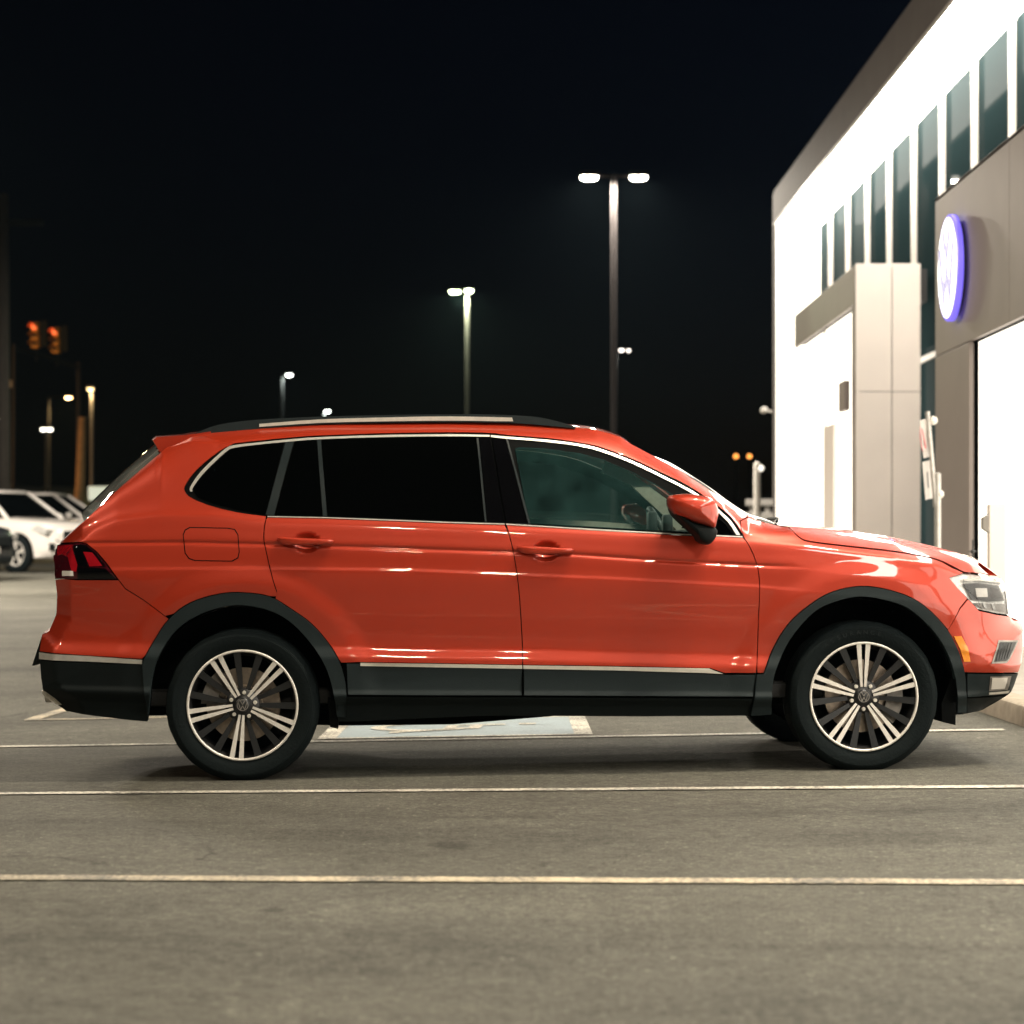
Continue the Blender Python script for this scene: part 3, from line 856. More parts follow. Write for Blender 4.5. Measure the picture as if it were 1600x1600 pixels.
panel('door_pillar_trim', S([(748.5, 683.2), (766, 683.2), (788.5, 816.5), (761.5, 815.5)]), M['gloss_black'], car, off=-.002, gap=.0005, rim=.006)
panel('door_pillar_trim', S([(768.5, 683.6), (790, 685.8), (824, 817.5), (791, 817)]), M['gloss_black'], car, off=-.002, gap=.0005, rim=.006)
panel('window_seal', S([(790.5, 686), (793.5, 686.4), (829, 818), (825.5, 818)]), M['trim_teal'], car, off=-.001, gap=0, rim=.004)
panel('front_door_window', S([(p[0], p[1]) for p in fw_in]), M['glass'], car, off=-.007, gap=-.004, rim=0)
panel('front_quarter_glass', S([(1113, 806), (1124, 811), (1134, 819), (1146, 835), (1116, 834)]), M['privacy'], car, off=-.004, gap=0, rim=.004)

# lamps
panel('tail_lamp', S([(86, 904), (84.5, 880), (89, 851), (126, 848.5), (135, 850.5), (151, 864), (167, 883), (183, 905), (120, 905)]), M['dark_red_lens'], car, off=-.001, gap=.001)
TL = bpy.data.objects['tail_lamp']
def sub(name, pts, m, parent, off, rim=.004, both=False):
    return panel(name, S(pts), m, parent, off=off, gap=0, rim=rim, both=both, step=(.012, .012))
sub('brake_lens', [(130, 862), (144, 863), (161, 884), (140, 885)], M['red_lens'], TL, .002)
sub('tail_lens', [(90, 853), (113, 851), (121, 882), (119, 893), (112, 893), (106, 870), (96, 866), (89, 868)], M['red_lens'], TL, .002)
sub('dark_band', [(121, 886), (165, 888), (181, 904.5), (121, 904.5)], M['gloss_black'], TL, .002)
sub('dark_bar', [(128, 850), (135, 852), (149, 864), (165, 884), (161.5, 886), (145, 862.5), (129, 861.5), (139, 886), (122, 885), (115, 852)], M['gloss_black'], TL, .0025)
sub('reversing_lens', [(97, 892), (114, 892), (115, 900), (97, 900)], M['white_lens'], TL, .003)
HLP = [(1485, 903), (1506, 896), (1520, 897), (1564, 904), (1575, 928), (1577, 961), (1556, 958), (1530, 952), (1512, 933), (1498, 919)]
panel('headlamp', S(HLP), M['reflector'], car, off=-.030, gap=.001, rim=0)
HL = bpy.data.objects['headlamp']
sub('lamp_frame', [(1507, 912), (1530, 911), (1562, 915), (1571, 939), (1545, 940), (1520, 937)], M['dark_alloy'], HL, -.020, .008)
sub('projector', [(1525, 919), (1543, 919), (1544, 933), (1527, 933)], M['white_lens'], HL, -.008, .01)
sub('projector', [(1549, 918), (1562, 920), (1566, 935), (1551, 935)], M['gloss_black'], HL, -.008, .01)
sub('running_light_bar', [(1506, 904), (1530, 903), (1566, 908), (1567, 911), (1530, 907), (1507, 908)], M['chrome'], HL, -.010, .01)
sub('lower_reflector', [(1524, 942), (1572, 944), (1573, 957), (1556, 954), (1536, 951)], M['caliper'], HL, -.018, .008)
sub('lamp_rib', [(1536, 943), (1540, 943), (1544, 951), (1540, 951)], M['reflector'], HL, -.010, .008)
sub('lamp_rib', [(1550, 944), (1554, 944), (1557, 953), (1553, 953)], M['reflector'], HL, -.010, .008)
panel('headlamp_lens', S(HLP), M['lamp_glass'], car, off=-.001, gap=.001, rim=0)
panel('side_marker', S([(1490, 994), (1502, 994), (1512, 1012), (1516, 1034), (1506, 1034), (1500, 1014)]), M['amber_lens'], car, off=.006, gap=0, rim=.01)
panel('air_vent_frame', S([(1560, 1000), (1592, 1000), (1578, 1030), (1573, 1036), (1549, 1037)]), M['caliper'], car, off=.003, gap=0, rim=.01)
panel('air_vent', S([(1562.5, 1003), (1588, 1003), (1576, 1029), (1571.5, 1033), (1553, 1034)]), M['dash'], car, off=.005, gap=0, rim=.01)
AV = bpy.data.objects['air_vent']
for k in range(5):
    x0 = 1556 + k * 5.2
    sub('vent_bar', [(x0 + 6 - k * .6, 1004), (x0 + 8.5 - k * .6, 1004), (x0 + 2.5 - k, 1033 - k * 1.2), (x0 - k, 1033 - k * 1.2)], M['dark_alloy'], AV, .009, .008)
panel('fog_lamp', S([(1547, 1057), (1580, 1056), (1574, 1078), (1545, 1080)]), M['caliper'], car, off=.006, gap=0, rim=.012)
FL = bpy.data.objects['fog_lamp']
sub('fog_lens', [(1550, 1059), (1574, 1058.5), (1569, 1076), (1548, 1077)], M['white_lens'], FL, .009)
panel('fog_lamp_bar', S([(1545, 1082), (1577, 1079), (1575, 1083), (1545, 1085.5)]), M['satin'], car, off=.008, gap=0, rim=.01)

# dark structure behind the skin so that no light leaks through the gaps
shell = [(75, 1010), (100, 900), (140, 840), (330, 830), (600, 836), (1150, 850), (1400, 880), (1540, 905), (1565, 960), (1580, 1010), (1560, 1080), (1515, 1100)] + arch_fi[::-1] + [(1165, 1112), (530, 1118)] + arch_ri[::-1] + [(200, 1115), (100, 1095)]
panel('inner_body', S(shell), M['rubber_seal'], car, off=-.045, gap=0, rim=0, step=(.05, .04))

def loft(name, xz, hw, m, bulge=.04, ny=14, nrm=None, parent=car, power=2.0):
    """a sheet spanning the car from side to side along a profile, crowned in the middle"""
    xz = np.asarray(xz, float); n = len(xz)
    t = np.gradient(xz, axis=0); t /= np.linalg.norm(t, axis=1, keepdims=True) + 1e-9
    nn = np.stack([-t[:, 1], t[:, 0]], 1)
    if nrm is not None:
        sgn = np.sign((nn * np.array(nrm)).sum(1, keepdims=True)); nn = nn * np.where(sgn == 0, 1, sgn)
    mb = MB(); vs = []
    for i in range(n):
        b = bulge[i] if hasattr(bulge, '__len__') else bulge
        for k in range(ny + 1):
            s = -1 + 2 * k / ny
            q = 1 - abs(s) ** power
            vs.append((xz[i, 0] + nn[i, 0] * b * q, s * hw[i], xz[i, 1] + nn[i, 1] * b * q))
    mb.add(vs, [(i * (ny + 1) + k, i * (ny + 1) + k + 1, (i + 1) * (ny + 1) + k + 1, (i + 1) * (ny + 1) + k) for i in range(n - 1) for k in range(ny)])
    return mb.build(name, m, parent, smooth=True)

def along(px):
    q = S(px); return q, Wf(q[:, 0], q[:, 1]) - .004
q, w = along(spl([(250, 707), (281, 686), (300, 680), (405, 670), (500, 663.5), (700, 660), (800, 661.5), (897, 668), (930, 671.5), (967, 682), (984, 692.5)], 4)); loft('roof', q, w, M['paint'], .038, nrm=(0, 1), power=2.6)
q, w = along(spl([(984, 692.5), (1026, 715), (1057, 732), (1110, 767), (1145, 791.5), (1180, 812), (1215, 821), (1232, 822)], 4)); loft('windshield', q, w, M['windshield'], list(np.interp(np.linspace(0, 1, len(q)), [0, .1, .45, .8, 1], [.035, .05, .062, .05, .02])), nrm=(0, 1), power=2.4)
q, w = along(spl([(1231, 822.5), (1280, 826), (1336, 831), (1390, 839), (1450, 852), (1495, 864), (1540, 879), (1556, 890.5), (1563, 900)], 4)); loft('hood', q, w, M['paint'], .022, nrm=(0, 1))
q, w = along([(1563, 901), (1572, 925), (1576, 960)]); loft('grille', q, w, M['dash'], .05, nrm=(1, 0))
q, w = along([(1577, 963), (1591, 969), (1597, 977), (1599, 1014), (1591, 1051)]); loft('front_bumper_centre', q, w, M['paint'], .05, nrm=(1, 0))
q, w = along([(1591, 1052), (1584, 1072), (1575, 1086), (1536, 1109), (1511, 1115)]); loft('front_lower_grille', q, w, M['black_plastic'], .04, nrm=(1, -.3))
q, w = along(spl([(249, 709), (190, 759), (131, 815)], 5)); loft('rear_window', q, w, M['rear_glass'], .10, nrm=(-1, .5), power=2.4)
q, w = along([(130, 816), (105, 838), (94, 849), (86, 872), (86, 905)]); loft('tailgate', q, w, M['paint'], .05, nrm=(-1, .2))
q, w = along([(87, 906), (89, 930), (88, 959), (77, 986)]); loft('tailgate_lower', q, w, M['paint'], .04, nrm=(-1, 0))
q, w = along([(76, 987), (66, 991), (62, 1018)]); loft('rear_bumper_centre', q, w, M['paint'], .04, nrm=(-1, 0))
q, w = along([(62, 1019), (62, 1031), (64, 1058), (68, 1084), (82, 1096), (103, 1111), (148, 1119)]); loft('rear_valance', q, w, M['black_plastic'], .03, nrm=(-1, -.3))

# spoiler, rails, plate
sp = onplane([(229.6, 688.5), (235, 683.6), (279, 680.5), (330, 674.5), (330, 679), (286, 690), (250, 711), (240, 707)], -.62)
mb = MB()
ys = np.linspace(-.64, .64, 17); vs = []
for y in ys:
    e = (abs(y) / .64) ** 4 * .03
    for p in sp: vs.append((p[0] + e * (p[0] < sp[3][0] - .1), y, p[1] + .03 * (1 - (y / .64) ** 2)))
nS = len(sp)
mb.add(vs, [(i * nS + k, i * nS + (k + 1) % nS, (i + 1) * nS + (k + 1) % nS, (i + 1) * nS + k) for i in range(16) for k in range(nS)] + [tuple(range(nS)), tuple(16 * nS + k for k in reversed(range(nS)))])
mb.build('roof_spoiler', M['paint'], car, angle=40)
rail_top = spl([(305, 677), (340, 664), (400, 656), (500, 651), (600, 648.6), (700, 647.5), (755, 647.5), (830, 650.5), (867.5, 657.5), (897, 666)], 3)
rail_bot = spl([(899, 669.5), (860, 665.5), (802, 661), (700, 659.6), (600, 660.5), (500, 663), (405, 670), (340, 676), (303, 679.5)], 3)
for s in (-1, 1):
    r = onplane(rail_top + rail_bot, -.635)
    MB().prism([tuple(p) for p in r], s * .635, s * .600).build('roof_rail', M['clad'], car, angle=35)
rl = onplane(spl([(405, 662.3), (500, 655.3), (600, 652.3), (700, 650.6), (800, 652.4)], 3) + spl([(802, 658.4), (700, 657.4), (600, 658.4), (500, 660.8), (405, 667)], 3), -.637)
for s in (-1, 1):
    MB().prism([tuple(p) for p in rl], s * .6385, s * .634).build('rail_bright_strip', M['satin'], car)
pl = onplane([(66, 992), (50, 1040), (54, 1040), (70, 994)], -.30)
MB().prism([tuple(p) for p in pl], -.30, .30).build('number_plate', M['black_plastic'], car)
ex = onplane([(72, 1084)], -.62)[0]
mb = MB(); mb.lathe([(.028, .0), (.036, .004), (.036, .16), (.03, .16)], 20, axis='x', c=(ex[0] - .01, -.58, ex[1] - .006)); mb.build('exhaust_tip', M['chrome'], car, smooth=True)

# handles and mirrors
def puff(name, pts, c, y_in, y_out, m, parent=car, both=True, prof=((1, 0), (1, .45), (.95, .72), (.82, .9), (.55, .985), (.0, 1)), shift=(0, 0)):
    P = onplane(pts, c); ctr = P.mean(0); n = len(P)
    for s in ((1, -1) if both else (1,)):
        mb = MB(); vs = []
        for (k, t) in prof:
            for p in P:
                x, z = ctr + (p - ctr) * k + np.array(shift) * t
                vs.append((x, s * (y_in + (y_out - y_in) * t), z))
        fs = [(i * n + k, i * n + (k + 1) % n, (i + 1) * n + (k + 1) % n, (i + 1) * n + k) for i in range(len(prof) - 1) for k in range(n)]
        mb.add(vs, fs)
        mb.build(name, m, parent, angle=60)
for dx, dy in ((0, 0), (375.5, 14)):
    h = spl([(433 + dx, 842 + dy), (438 + dx, 839.3 + dy), (470 + dx, 840.2 + dy), (500 + dx, 842 + dy), (518 + dx, 843.2 + dy), (521 + dx, 845.5 + dy), (517 + dx, 849.5 + dy), (500 + dx, 851.3 + dy), (470 + dx, 852 + dy), (445 + dx, 851 + dy), (437 + dx, 848 + dy), (433 + dx, 842 + dy)], 3)[:-1]
    puff('door_handle', h, -.93, -.895, -.940, M['paint'], prof=((1, 0), (1, .5), (.96, .8), (.86, .95), (.5, 1), (0, 1)))
mir = spl([(1044, 790), (1044, 779), (1050, 773.5), (1072.5, 771.5), (1090, 773), (1106, 776), (1117, 782), (1122, 791), (1124, 802), (1121, 815), (1117, 826), (1100, 821.5), (1084, 817), (1068, 810), (1054, 803), (1044, 790)], 3)[:-1]
mirb = spl([(1045, 791), (1055, 803), (1084, 816), (1117, 825), (1118, 838), (1110, 849), (1102, 851), (1092, 846), (1088, 838), (1072, 823), (1052, 804), (1045, 791)], 3)[:-1]
puff('mirror_cap', mir, -1.06, -.955, -1.135, M['paint'], prof=((.96, 0), (1, .25), (1, .45), (.94, .7), (.80, .88), (.5, .98), (0, 1)))
puff('mirror_foot', mirb, -1.0, -.86, -1.09, M['black_plastic'], prof=((.9, 0), (1, .4), (1, .7), (.9, .9), (.6, .98), (0, 1)))

# wheels
def make_wheel(name, x, s, rot, steer=0.0):
    """s=-1: near side. wheel mesh is the barrel; tyre, spokes, hub pieces are its children"""
    R = .2475; T = .3425
    prof = [(R - .004, 0), (R - .012, .012), (R - .022, .03), (R - .03, .07), (R - .03, .2), (.12, .205), (.06, .16)]
    mb = MB(); mb.lathe(prof, 64)
    o = mb.build(name, M['wheel_black'], car, smooth=True)
    o.location = (x, s * -YF, WZ)
    o.rotation_euler = (0, 0, (0 if s < 0 else math.pi) + steer)
    # tyre, slightly squashed on the ground
    tp = [(R - .012, .018), (R + .004, -.001), (R + .014, -.004), (R + .022, -.0085), (R + .045, -.013), (R + .062, -.0135), (R + .0635, -.0105), (R + .0665, -.0105), (T - .024, -.006), (T - .012, .004), (T - .004, .016), (T, .034), (T, .06), (T - .007, .062), (T - .007, .070), (T, .072), (T, .10), (T - .007, .102), (T - .007, .11), (T, .112), (T, .145), (T - .007, .147), (T - .007, .155), (T, .157), (T, .182), (T - .006, .202), (T - .022, .222), (R + .03, .232), (R - .012, .21)]
    mb = MB(); mb.lathe(tp, 96)
    rr = random.Random(3)
    for i, v in enumerate(mb.v):
        rad = math.hypot(v[0], v[2])
        if rad > T - .03:        # shoulder blocks
            k = i // len(tp)
            if k % 2 and rad < T - .001: pass
            f = 1 - (.004 if (k // 2) % 2 and rad > T - .02 else 0)
            v = (v[0] * f, v[1], v[2] * f)
        if v[2] < -WZ + .001:
            v = (v[0], v[1], -WZ + .001)
        mb.v[i] = v
    mb.build('tyre', M['tyre'], o, angle=50)
    mb = MB(); mb.lathe([(R + .001, -.002), (R - .001, -.006), (R - .009, -.006), (R - .0115, .004), (R - .002, .006)], 72, close=True); mb.build('rim_lip', M['machined'], o, smooth=True)
    # shared spoke meshes
    def bar(r0, r1, o0, o1, w0, w1, y0, y1, depth):
        mb = MB()
        pts = [(r0, o0 - w0), (r0, o0 + w0), (r1, o1 + w1), (r1, o1 - w1)]
        mid = .5
        vs = []
        for (r_, o_), yy in zip(pts, (y0, y0, y1, y1)): vs.append((r_, yy, o_))
        for (r_, o_), yy in zip(pts, (y0, y0, y1, y1)): vs.append((r_, yy + depth, o_ * .9))
        mb.add(vs, [(0, 1, 2, 3)], 0)
        mb.add(vs, [(4, 7, 6, 5), (0, 4, 5, 1), (1, 5, 6, 2), (2, 6, 7, 3), (3, 7, 4, 0)], 1)
        return mb.mesh('spoke')
    bm_a = bar(.044, R - .008, .0080, .0212, .0056, .0112, .010, -.003, .022)
    bm_b = bar(.044, R - .008, -.0080, -.0212, .0056, .0112, .010, -.003, .022)
    for bm_ in (bm_a, bm_b):
        bm_.materials.append(M['machined']); bm_.materials.append(M['wheel_black'])
    dk = bar(.050, R - .008, 0, 0, .008, .0165, .022, .008, .03)
    dk.materials.append(M['dark_alloy']); dk.materials.append(M['wheel_black'])
    for i in range(5):
        a = math.radians(rot + 72 * i)
        for me in (bm_a, bm_b):
            c = bpy.data.objects.new('spoke', me); COL.objects.link(c); c.parent = o; c.rotation_euler = (0, -a, 0)
        for d in (-12.5, 12.5):
            c = bpy.data.objects.new('dark_spoke', dk); COL.objects.link(c); c.parent = o; c.rotation_euler = (0, -a - math.radians(36 + d), 0)
    mb = MB(); mb.lathe([(.0, .012), (.034, .012), (.040, .016), (.072, .020), (.078, .03), (.078, .06)], 40); mb.build('hub', M['wheel_black'], o, smooth=True)
    mb = MB(); mb.lathe([(.0, .0025), (.026, .0025), (.031, .006), (.033, .013)], 32)
    mb.build('hub_cap', M['dark_alloy'], o, smooth=True)
    mb = MB(); mb.lathe([(.0225, .0005), (.0255, .0005), (.0255, .003), (.0225, .003)], 32, close=True)
    def st(a, b, w=.0016):
        a = Vector((a[0], 0, a[1])); b = Vector((b[0], 0, b[1])); d = (b - a).normalized(); n_ = Vector((-d.z, 0, d.x)) * w
        vs = [a - n_, a + n_, b + n_, b - n_]
        mb.add([(v.x, .0005, v.z) for v in vs] + [(v.x, .003, v.z) for v in vs], [(0, 1, 2, 3), (0, 4, 5, 1), (1, 5, 6, 2), (2, 6, 7, 3), (3, 7, 4, 0)])
    st((-.010, .020), (0, .002)); st((.010, .020), (0, .002))
    st((-.019, .012), (-.009, -.020)); st((-.009, -.020), (0, -.002)); st((0, -.002), (.009, -.020)); st((.009, -.020), (.019, .012))
    e = mb.build('emblem', M['caliper'], o)
    for i in range(5):
        a = math.radians(rot + 36 + 72 * i)
        mb = MB(); mb.lathe([(.0, .006), (.0075, .006), (.009, .009), (.009, .03)], 12, c=(.056 * math.cos(a), 0, .056 * math.sin(a))); mb.build('wheel_bolt', M['satin'], o, angle=50)
    mb = MB(); mb.lathe([(.07, .055), (.085, .055), (.088, .075), (.165, .075), (.165, .098), (.08, .098)], 56); mb.build('brake_disc', M['rotor'], o, angle=40)
    mb = MB()
    a0 = 150 if x < 0 else -14
    arc = [math.radians(a0 + 8 * k - 28) for k in range(8)]
    vs = []
    for t in arc:
        for (r_, yy) in ((.115, .05), (.188, .05), (.188, .11), (.115, .11)): vs.append((r_ * math.cos(t), yy, r_ * math.sin(t)))
    mb.add(vs, [(i * 4 + k, i * 4 + (k + 1) % 4, (i + 1) * 4 + (k + 1) % 4, (i + 1) * 4 + k) for i in range(7) for k in range(4)] + [(0, 1, 2, 3), (28, 31, 30, 29)])
    mb.build('brake_caliper', M['caliper'], o, angle=40)
    return o
make_wheel('rear_wheel', -AX, -1, 47)
make_wheel('front_wheel', AX, -1, 90)
make_wheel('rear_wheel', -AX, 1, 20)
make_wheel('front_wheel', AX, 1, 55)
def tyre_letters(wheel, text, r, a0, a1, size):
    mb = MB()
    for k, ch_ in enumerate(text):
        cu = bpy.data.curves.new('letter', 'FONT'); cu.body = ch_; cu.size = size; cu.align_x = 'CENTER'; cu.extrude = .0008
        ob = bpy.data.objects.new('letter_tmp', cu); COL.objects.link(ob)
        me = ob.to_mesh()
        a = math.radians(a0 + (a1 - a0) * k / (len(text) - 1))
        c, s_ = math.cos(a - math.pi / 2), math.sin(a - math.pi / 2)
        vs = []
        for v in me.vertices:
            x, z = v.co.x * 1.15, v.co.y + r
            vs.append((x * c - z * s_, -.0145 - v.co.z, x * s_ + z * c))
        mb.add(vs, [tuple(p.vertices) for p in me.polygons])
        ob.to_mesh_clear(); bpy.data.objects.remove(ob); bpy.data.curves.remove(cu)
    mb.build('sidewall_lettering', M['letter_rubber'], wheel)
M['letter_rubber'] = mat('letter_rubber', (.011, .0155, .0165), .7, spec=.2)
tyre_letters(bpy.data.objects['front_wheel'], 'ASSURANCE', .283, 126, 76, .026)
# wheel wells, floor pan, mud flaps
for cx in (-AX, AX):
    for s in (-1, 1):
        mb = MB(); n = 26; vs = []
        for k in range(n + 1):
            t = math.radians(-6 + 192 * k / n)
            for (rr, yy) in ((.425, .885), (.43, .60), (.0, .60)):
                vs.append((cx + rr * math.cos(t), s * yy, max(WZ + .012 + rr * math.sin(t), .17)))
        mb.add(vs, [(k * 3 + j, k * 3 + j + 1, (k + 1) * 3 + j + 1, (k + 1) * 3 + j) for k in range(n) for j in range(2)])
        mb.build('wheel_well', M['rubber_seal'], car, smooth=True)
mb = MB()
mb.box(-.96, .96, -.60, .60, .27, .40, bev=.03)
mb.box(-1.9, -.9, -.50, .50, .27, .42, bev=.03)
mb.box(.9, 1.9, -.50, .50, .28, .42, bev=.03)
mb.tube([(-1.7, -.35, .27), (-.95, -.40, .245), (-.45, -.42, .245), (.3, -.2, .28)], .04, 10)
mb.box(-.86, -.62, -.66, -.50, .235, .30, bev=.02)
mb.build('underbody', M['rubber_seal'], car, angle=40)
for px0, y in (([(1471, 1100), (1472, 1128), (1493, 1133), (1494, 1075), (1486, 1060)], -.83), ([(512, 1090), (516, 1136), (528, 1139), (530, 1100)], -.83)):
    q = onplane(px0, y)
    for s in (1, -1): MB().prism([tuple(p) for p in q], s * y, s * -.62).build('mud_flap', M['rubber_seal'], car)

# cabin seen through the front glass
def lbox(name, x0, x1, y0, y1, z0, z1, m, bev=.02):
    MB().box(x0, x1, y0, y1, z0, z1, bev=bev).build(name, m, car, angle=40)
xz = lambda px, py, c: onplane([(px, py)], c)[0]
q = xz(1000, 822, .80); zb = q[1]
lbox('cabin_floor', -1.9, 1.45, -.78, .78, .33, .40, M['seat'])
lbox('dashboard', .60, 1.00, -.70, .70, .62, zb - .03, M['dash'], .06)
lbox('cabin_blackout', -.36, -.33, -.60, .60, .4, 1.50, M['rubber_seal'], .01)  # added black sheet, keeps the cabin behind the front seats dark
for s in (-1, 1):
    xb = xz(800, 760, s * .38)[0] - .18
    lbox('front_seat', xb - .06, xb + .62, s * .38 - .25, s * .38 + .25, .42, .62, M['seat'], .06)
    mb = MB(); n = 4
    vs = []
    for (xx, zz, hw) in ((xb + .10, .58, .25), (xb + .02, .85, .25), (xb - .06, 1.12, .20), (xb - .09, 1.16, .13), (xb - .12, 1.36, .12)):
        for (dx, dy) in ((-.07, -hw), (.05, -hw), (.05, hw), (-.07, hw)): vs.append((xx + dx, s * .38 + dy, zz))
    mb.add(vs, [(i * 4 + k, i * 4 + (k + 1) % 4, (i + 1) * 4 + (k + 1) % 4, (i + 1) * 4 + k) for i in range(4) for k in range(4)] + [(16, 17, 18, 19)])
    mb.build('seat_back', M['seat'], car, angle=50)
# pale pillar lining on the far side, steering wheel, far door card
pp = onplane([(946, 722), (962, 722), (1055, 790), (1070, 815), (1060, 832), (1036, 805), (985, 758), (940, 738)], .70)
MB().prism([tuple(p) for p in pp], .69, .73).build('pillar_lining', M['beige'], car, angle=40)
pp = onplane([(806, 809), (935, 815), (1095, 828), (1095, 850), (806, 840)], .80)
MB().prism([tuple(p) for p in pp], .76, .80).build('door_card', M['beige'], car)
sw = xz(1012, 822, .38)
mb = MB(); tt = np.linspace(0, 2 * math.pi, 29)
mb.tube([(sw[0] + .08 - .07 * math.sin(t), .38 + .18 * math.cos(t), sw[1] - .08 + .165 * math.sin(t)) for t in tt], .016, 8, cap=False)
mb.box(sw[0] + .05, sw[0] + .12, .32, .44, sw[1] - .13, sw[1] - .04, bev=.01)
mb.build('steering_wheel', M['dash'], car, angle=60)
ib = xz(1016, 806, .1)
mb = MB()
for dx, hh in ((0, .05), (.075, .035)):
    mb.box(ib[0] + dx - .02, ib[0] + dx + .025, .0, .10, ib[1] - .10, ib[1] + hh - .03, bev=.012)
mb.build('dash_screen', M['dash'], car, angle=40)
mb = MB(); mb.box(-1.3, .16, -.50, .50, 1.53, 1.55, bev=.008); mb.build('headliner', M['seat'], car)
wi = S([(1224, 819)])[0]
mb = MB(); mb.tube([(wi[0] - .02, -.62, wi[1] + .012), (wi[0] + .02, -.40, wi[1] + .03), (wi[0] + .04, .0, wi[1] + .035)], .007, 6); mb.build('wiper_arm', M['black_plastic'], car)


# ------------------------------------------------------------------ pavement and kerb along the building
KX = 2.80
M['white_wall'] = noisy(mat('white_render', (.80, .76, .70), .7), 3, .06)
M['cream_panel'] = noisy(mat('cream_panel', (.84, .76, .70), .5, .0), 2, .06)
M['grey_panel'] = noisy(mat('grey_metal_panel', (.24, .20, .18), .5, .1), 2.5, .10)
M['fascia'] = noisy(mat('fascia_metal', (.14, .122, .114), .7, .0, spec=.12), 2.5, .10)
M['joint'] = mat('dark_joint', (.03, .03, .03), .8)
M['fin_white'] = mat('white_aluminium', (.74, .68, .62), .4, .1)
M['window_dark'] = glass_mat('office_glass', (0, 0, 0), .035, 0.0, opaque=(.015, .027, .029))
M['lit_room'] = mat('lit_showroom', (.8, .78, .72), .6, emit=(1.0, .93, .80), estr=2.8)
M['soffit_glow'] = mat('luminous_soffit', (.8, .78, .74), .6, emit=(1.0, .93, .82), estr=23.0)
M['white_glow'] = mat('white_glow', (.8, .78, .72), .6, emit=(1.0, .93, .80), estr=1.7)
M['sign_face'] = mat('sign_face', (.8, .8, .8), .4, emit=(1.0, .98, .95), estr=2.6)
M['sign_rim'] = mat('sign_rim', (.2, .15, .6), .4, emit=(.20, .15, 1.0), estr=1.05)
M['sign_edge'] = mat('sign_edge', (.25, .22, .45), .5)
M['galv'] = noisy(mat('galvanised_steel', (.55, .53, .50), .45, .6), 30, .2)
M['pole_paint'] = noisy(mat('pole_paint', (.13, .115, .11), .55), 3, .12)
M['grey_box'] = noisy(mat('grey_box', (.25, .23, .21), .5), 5, .15)
M['dim_pole'] = noisy(mat('dim_pole', (.030, .027, .027), .8, spec=.03), 3, .12)
M['dark_pole'] = noisy(mat('dark_pole', (.02, .022, .022), .8, spec=.05), 3, .2)
M['sign_white'] = noisy(mat('sign_plate', (.40, .36, .33), .45), 12, .12)
M['sign_red'] = mat('sign_red', (.42, .05, .06), .45)
M['sign_green'] = mat('sign_green', (.20, .19, .08), .5)
M['sign_black'] = mat('sign_black', (.03, .03, .03), .5)

kerb = empty('kerb', (KX, 9.0, float(gz(KX, 9.0))))
tag(kerb, kind='structure')
y = -8.0
while y < 44:
    ln = 1.75
    z0 = [float(gz(KX, yy)) for yy in (y, y + ln - .012)]
    mb = MB()
    prof = [(0, -.05), (0.004, .085), (.012, .108), (.03, .118), (.18, .120), (.18, -.05)]
    vs = [(KX + a, yy, zz + b_) for yy, zz in ((y, z0[0]), (y + ln - .012, z0[1])) for a, b_ in prof]
    n = len(prof)
    mb.add(vs, [(k, (k + 1) % n, (k + 1) % n + n, k + n) for k in range(n)] + [tuple(range(n)), tuple(n + k for k in reversed(range(n)))])
    o = mb.build('kerb_block', M['concrete'], kerb, angle=30)
    o.matrix_parent_inverse = Matrix.Translation(-Vector(kerb.location))
    y += ln
ys = np.linspace(-8, 44, 53)
mb = MB()
mb.add([(x, yy, float(gz(KX, yy)) + .117) for yy in ys for x in (KX + .18, 9.0)], [(2 * i, 2 * i + 1, 2 * i + 3, 2 * i + 2) for i in range(52)])
tag(mb.build('pavement', M['pavement']), kind='structure')

# ------------------------------------------------------------------ the lit building
GX, PX_, MX, FX = 4.20, 4.20, 5.20, 4.48
bld = empty('showroom_building', (5.2, 24, 0))
tag(bld, 'white-lit two-storey showroom with glowing soffit and projecting grey portals', 'building')
BI = Matrix.Translation(-Vector(bld.location))
def bpart(name, x0, x1, y0, y1, z0, z1, m, parent=None, bev=0.0, pinv=None):
    o = MB().box(x0, x1, y0, y1, z0, z1, bev=bev).build(name, m, parent or bld)
    o.matrix_parent_inverse = pinv or BI
    return o
bpart('rear_wall', 5.5, 14, -1.6, 40.5, -.5, 7.0, M['joint'])
bpart('roof_slab', 4.52, 14, -1.6, 40.5, 7.02, 7.14, M['grey_panel'])
# fascia of long metal sheets
for k in range(11):
    a = -1.6 + k * 3.8; b_ = min(a + 3.795, 40.2)
    bpart('fascia_panel', FX - .03, FX, a, b_, 6.60, 7.16, M['fascia'])
bpart('fascia_trim', FX - .045, FX - .012, -1.6, 40.2, 6.575, 6.598, M['fin_white'])
# soffit panels given their own glow in place of recessed downlights
for k in range(20):
    a = .2 + k * 2.0
    bpart('soffit_panel', FX + .004, MX + .12, a, a + 1.985, 6.56 + .04, 6.64, M['soffit_glow'])
# end wall; its wash of light is emission put into the panel
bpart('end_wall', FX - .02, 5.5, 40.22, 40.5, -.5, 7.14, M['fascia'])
bpart('glowing_end_panel', FX + .005, MX + .1, 40.17, 40.215, -.2, 6.59, M['white_glow'])
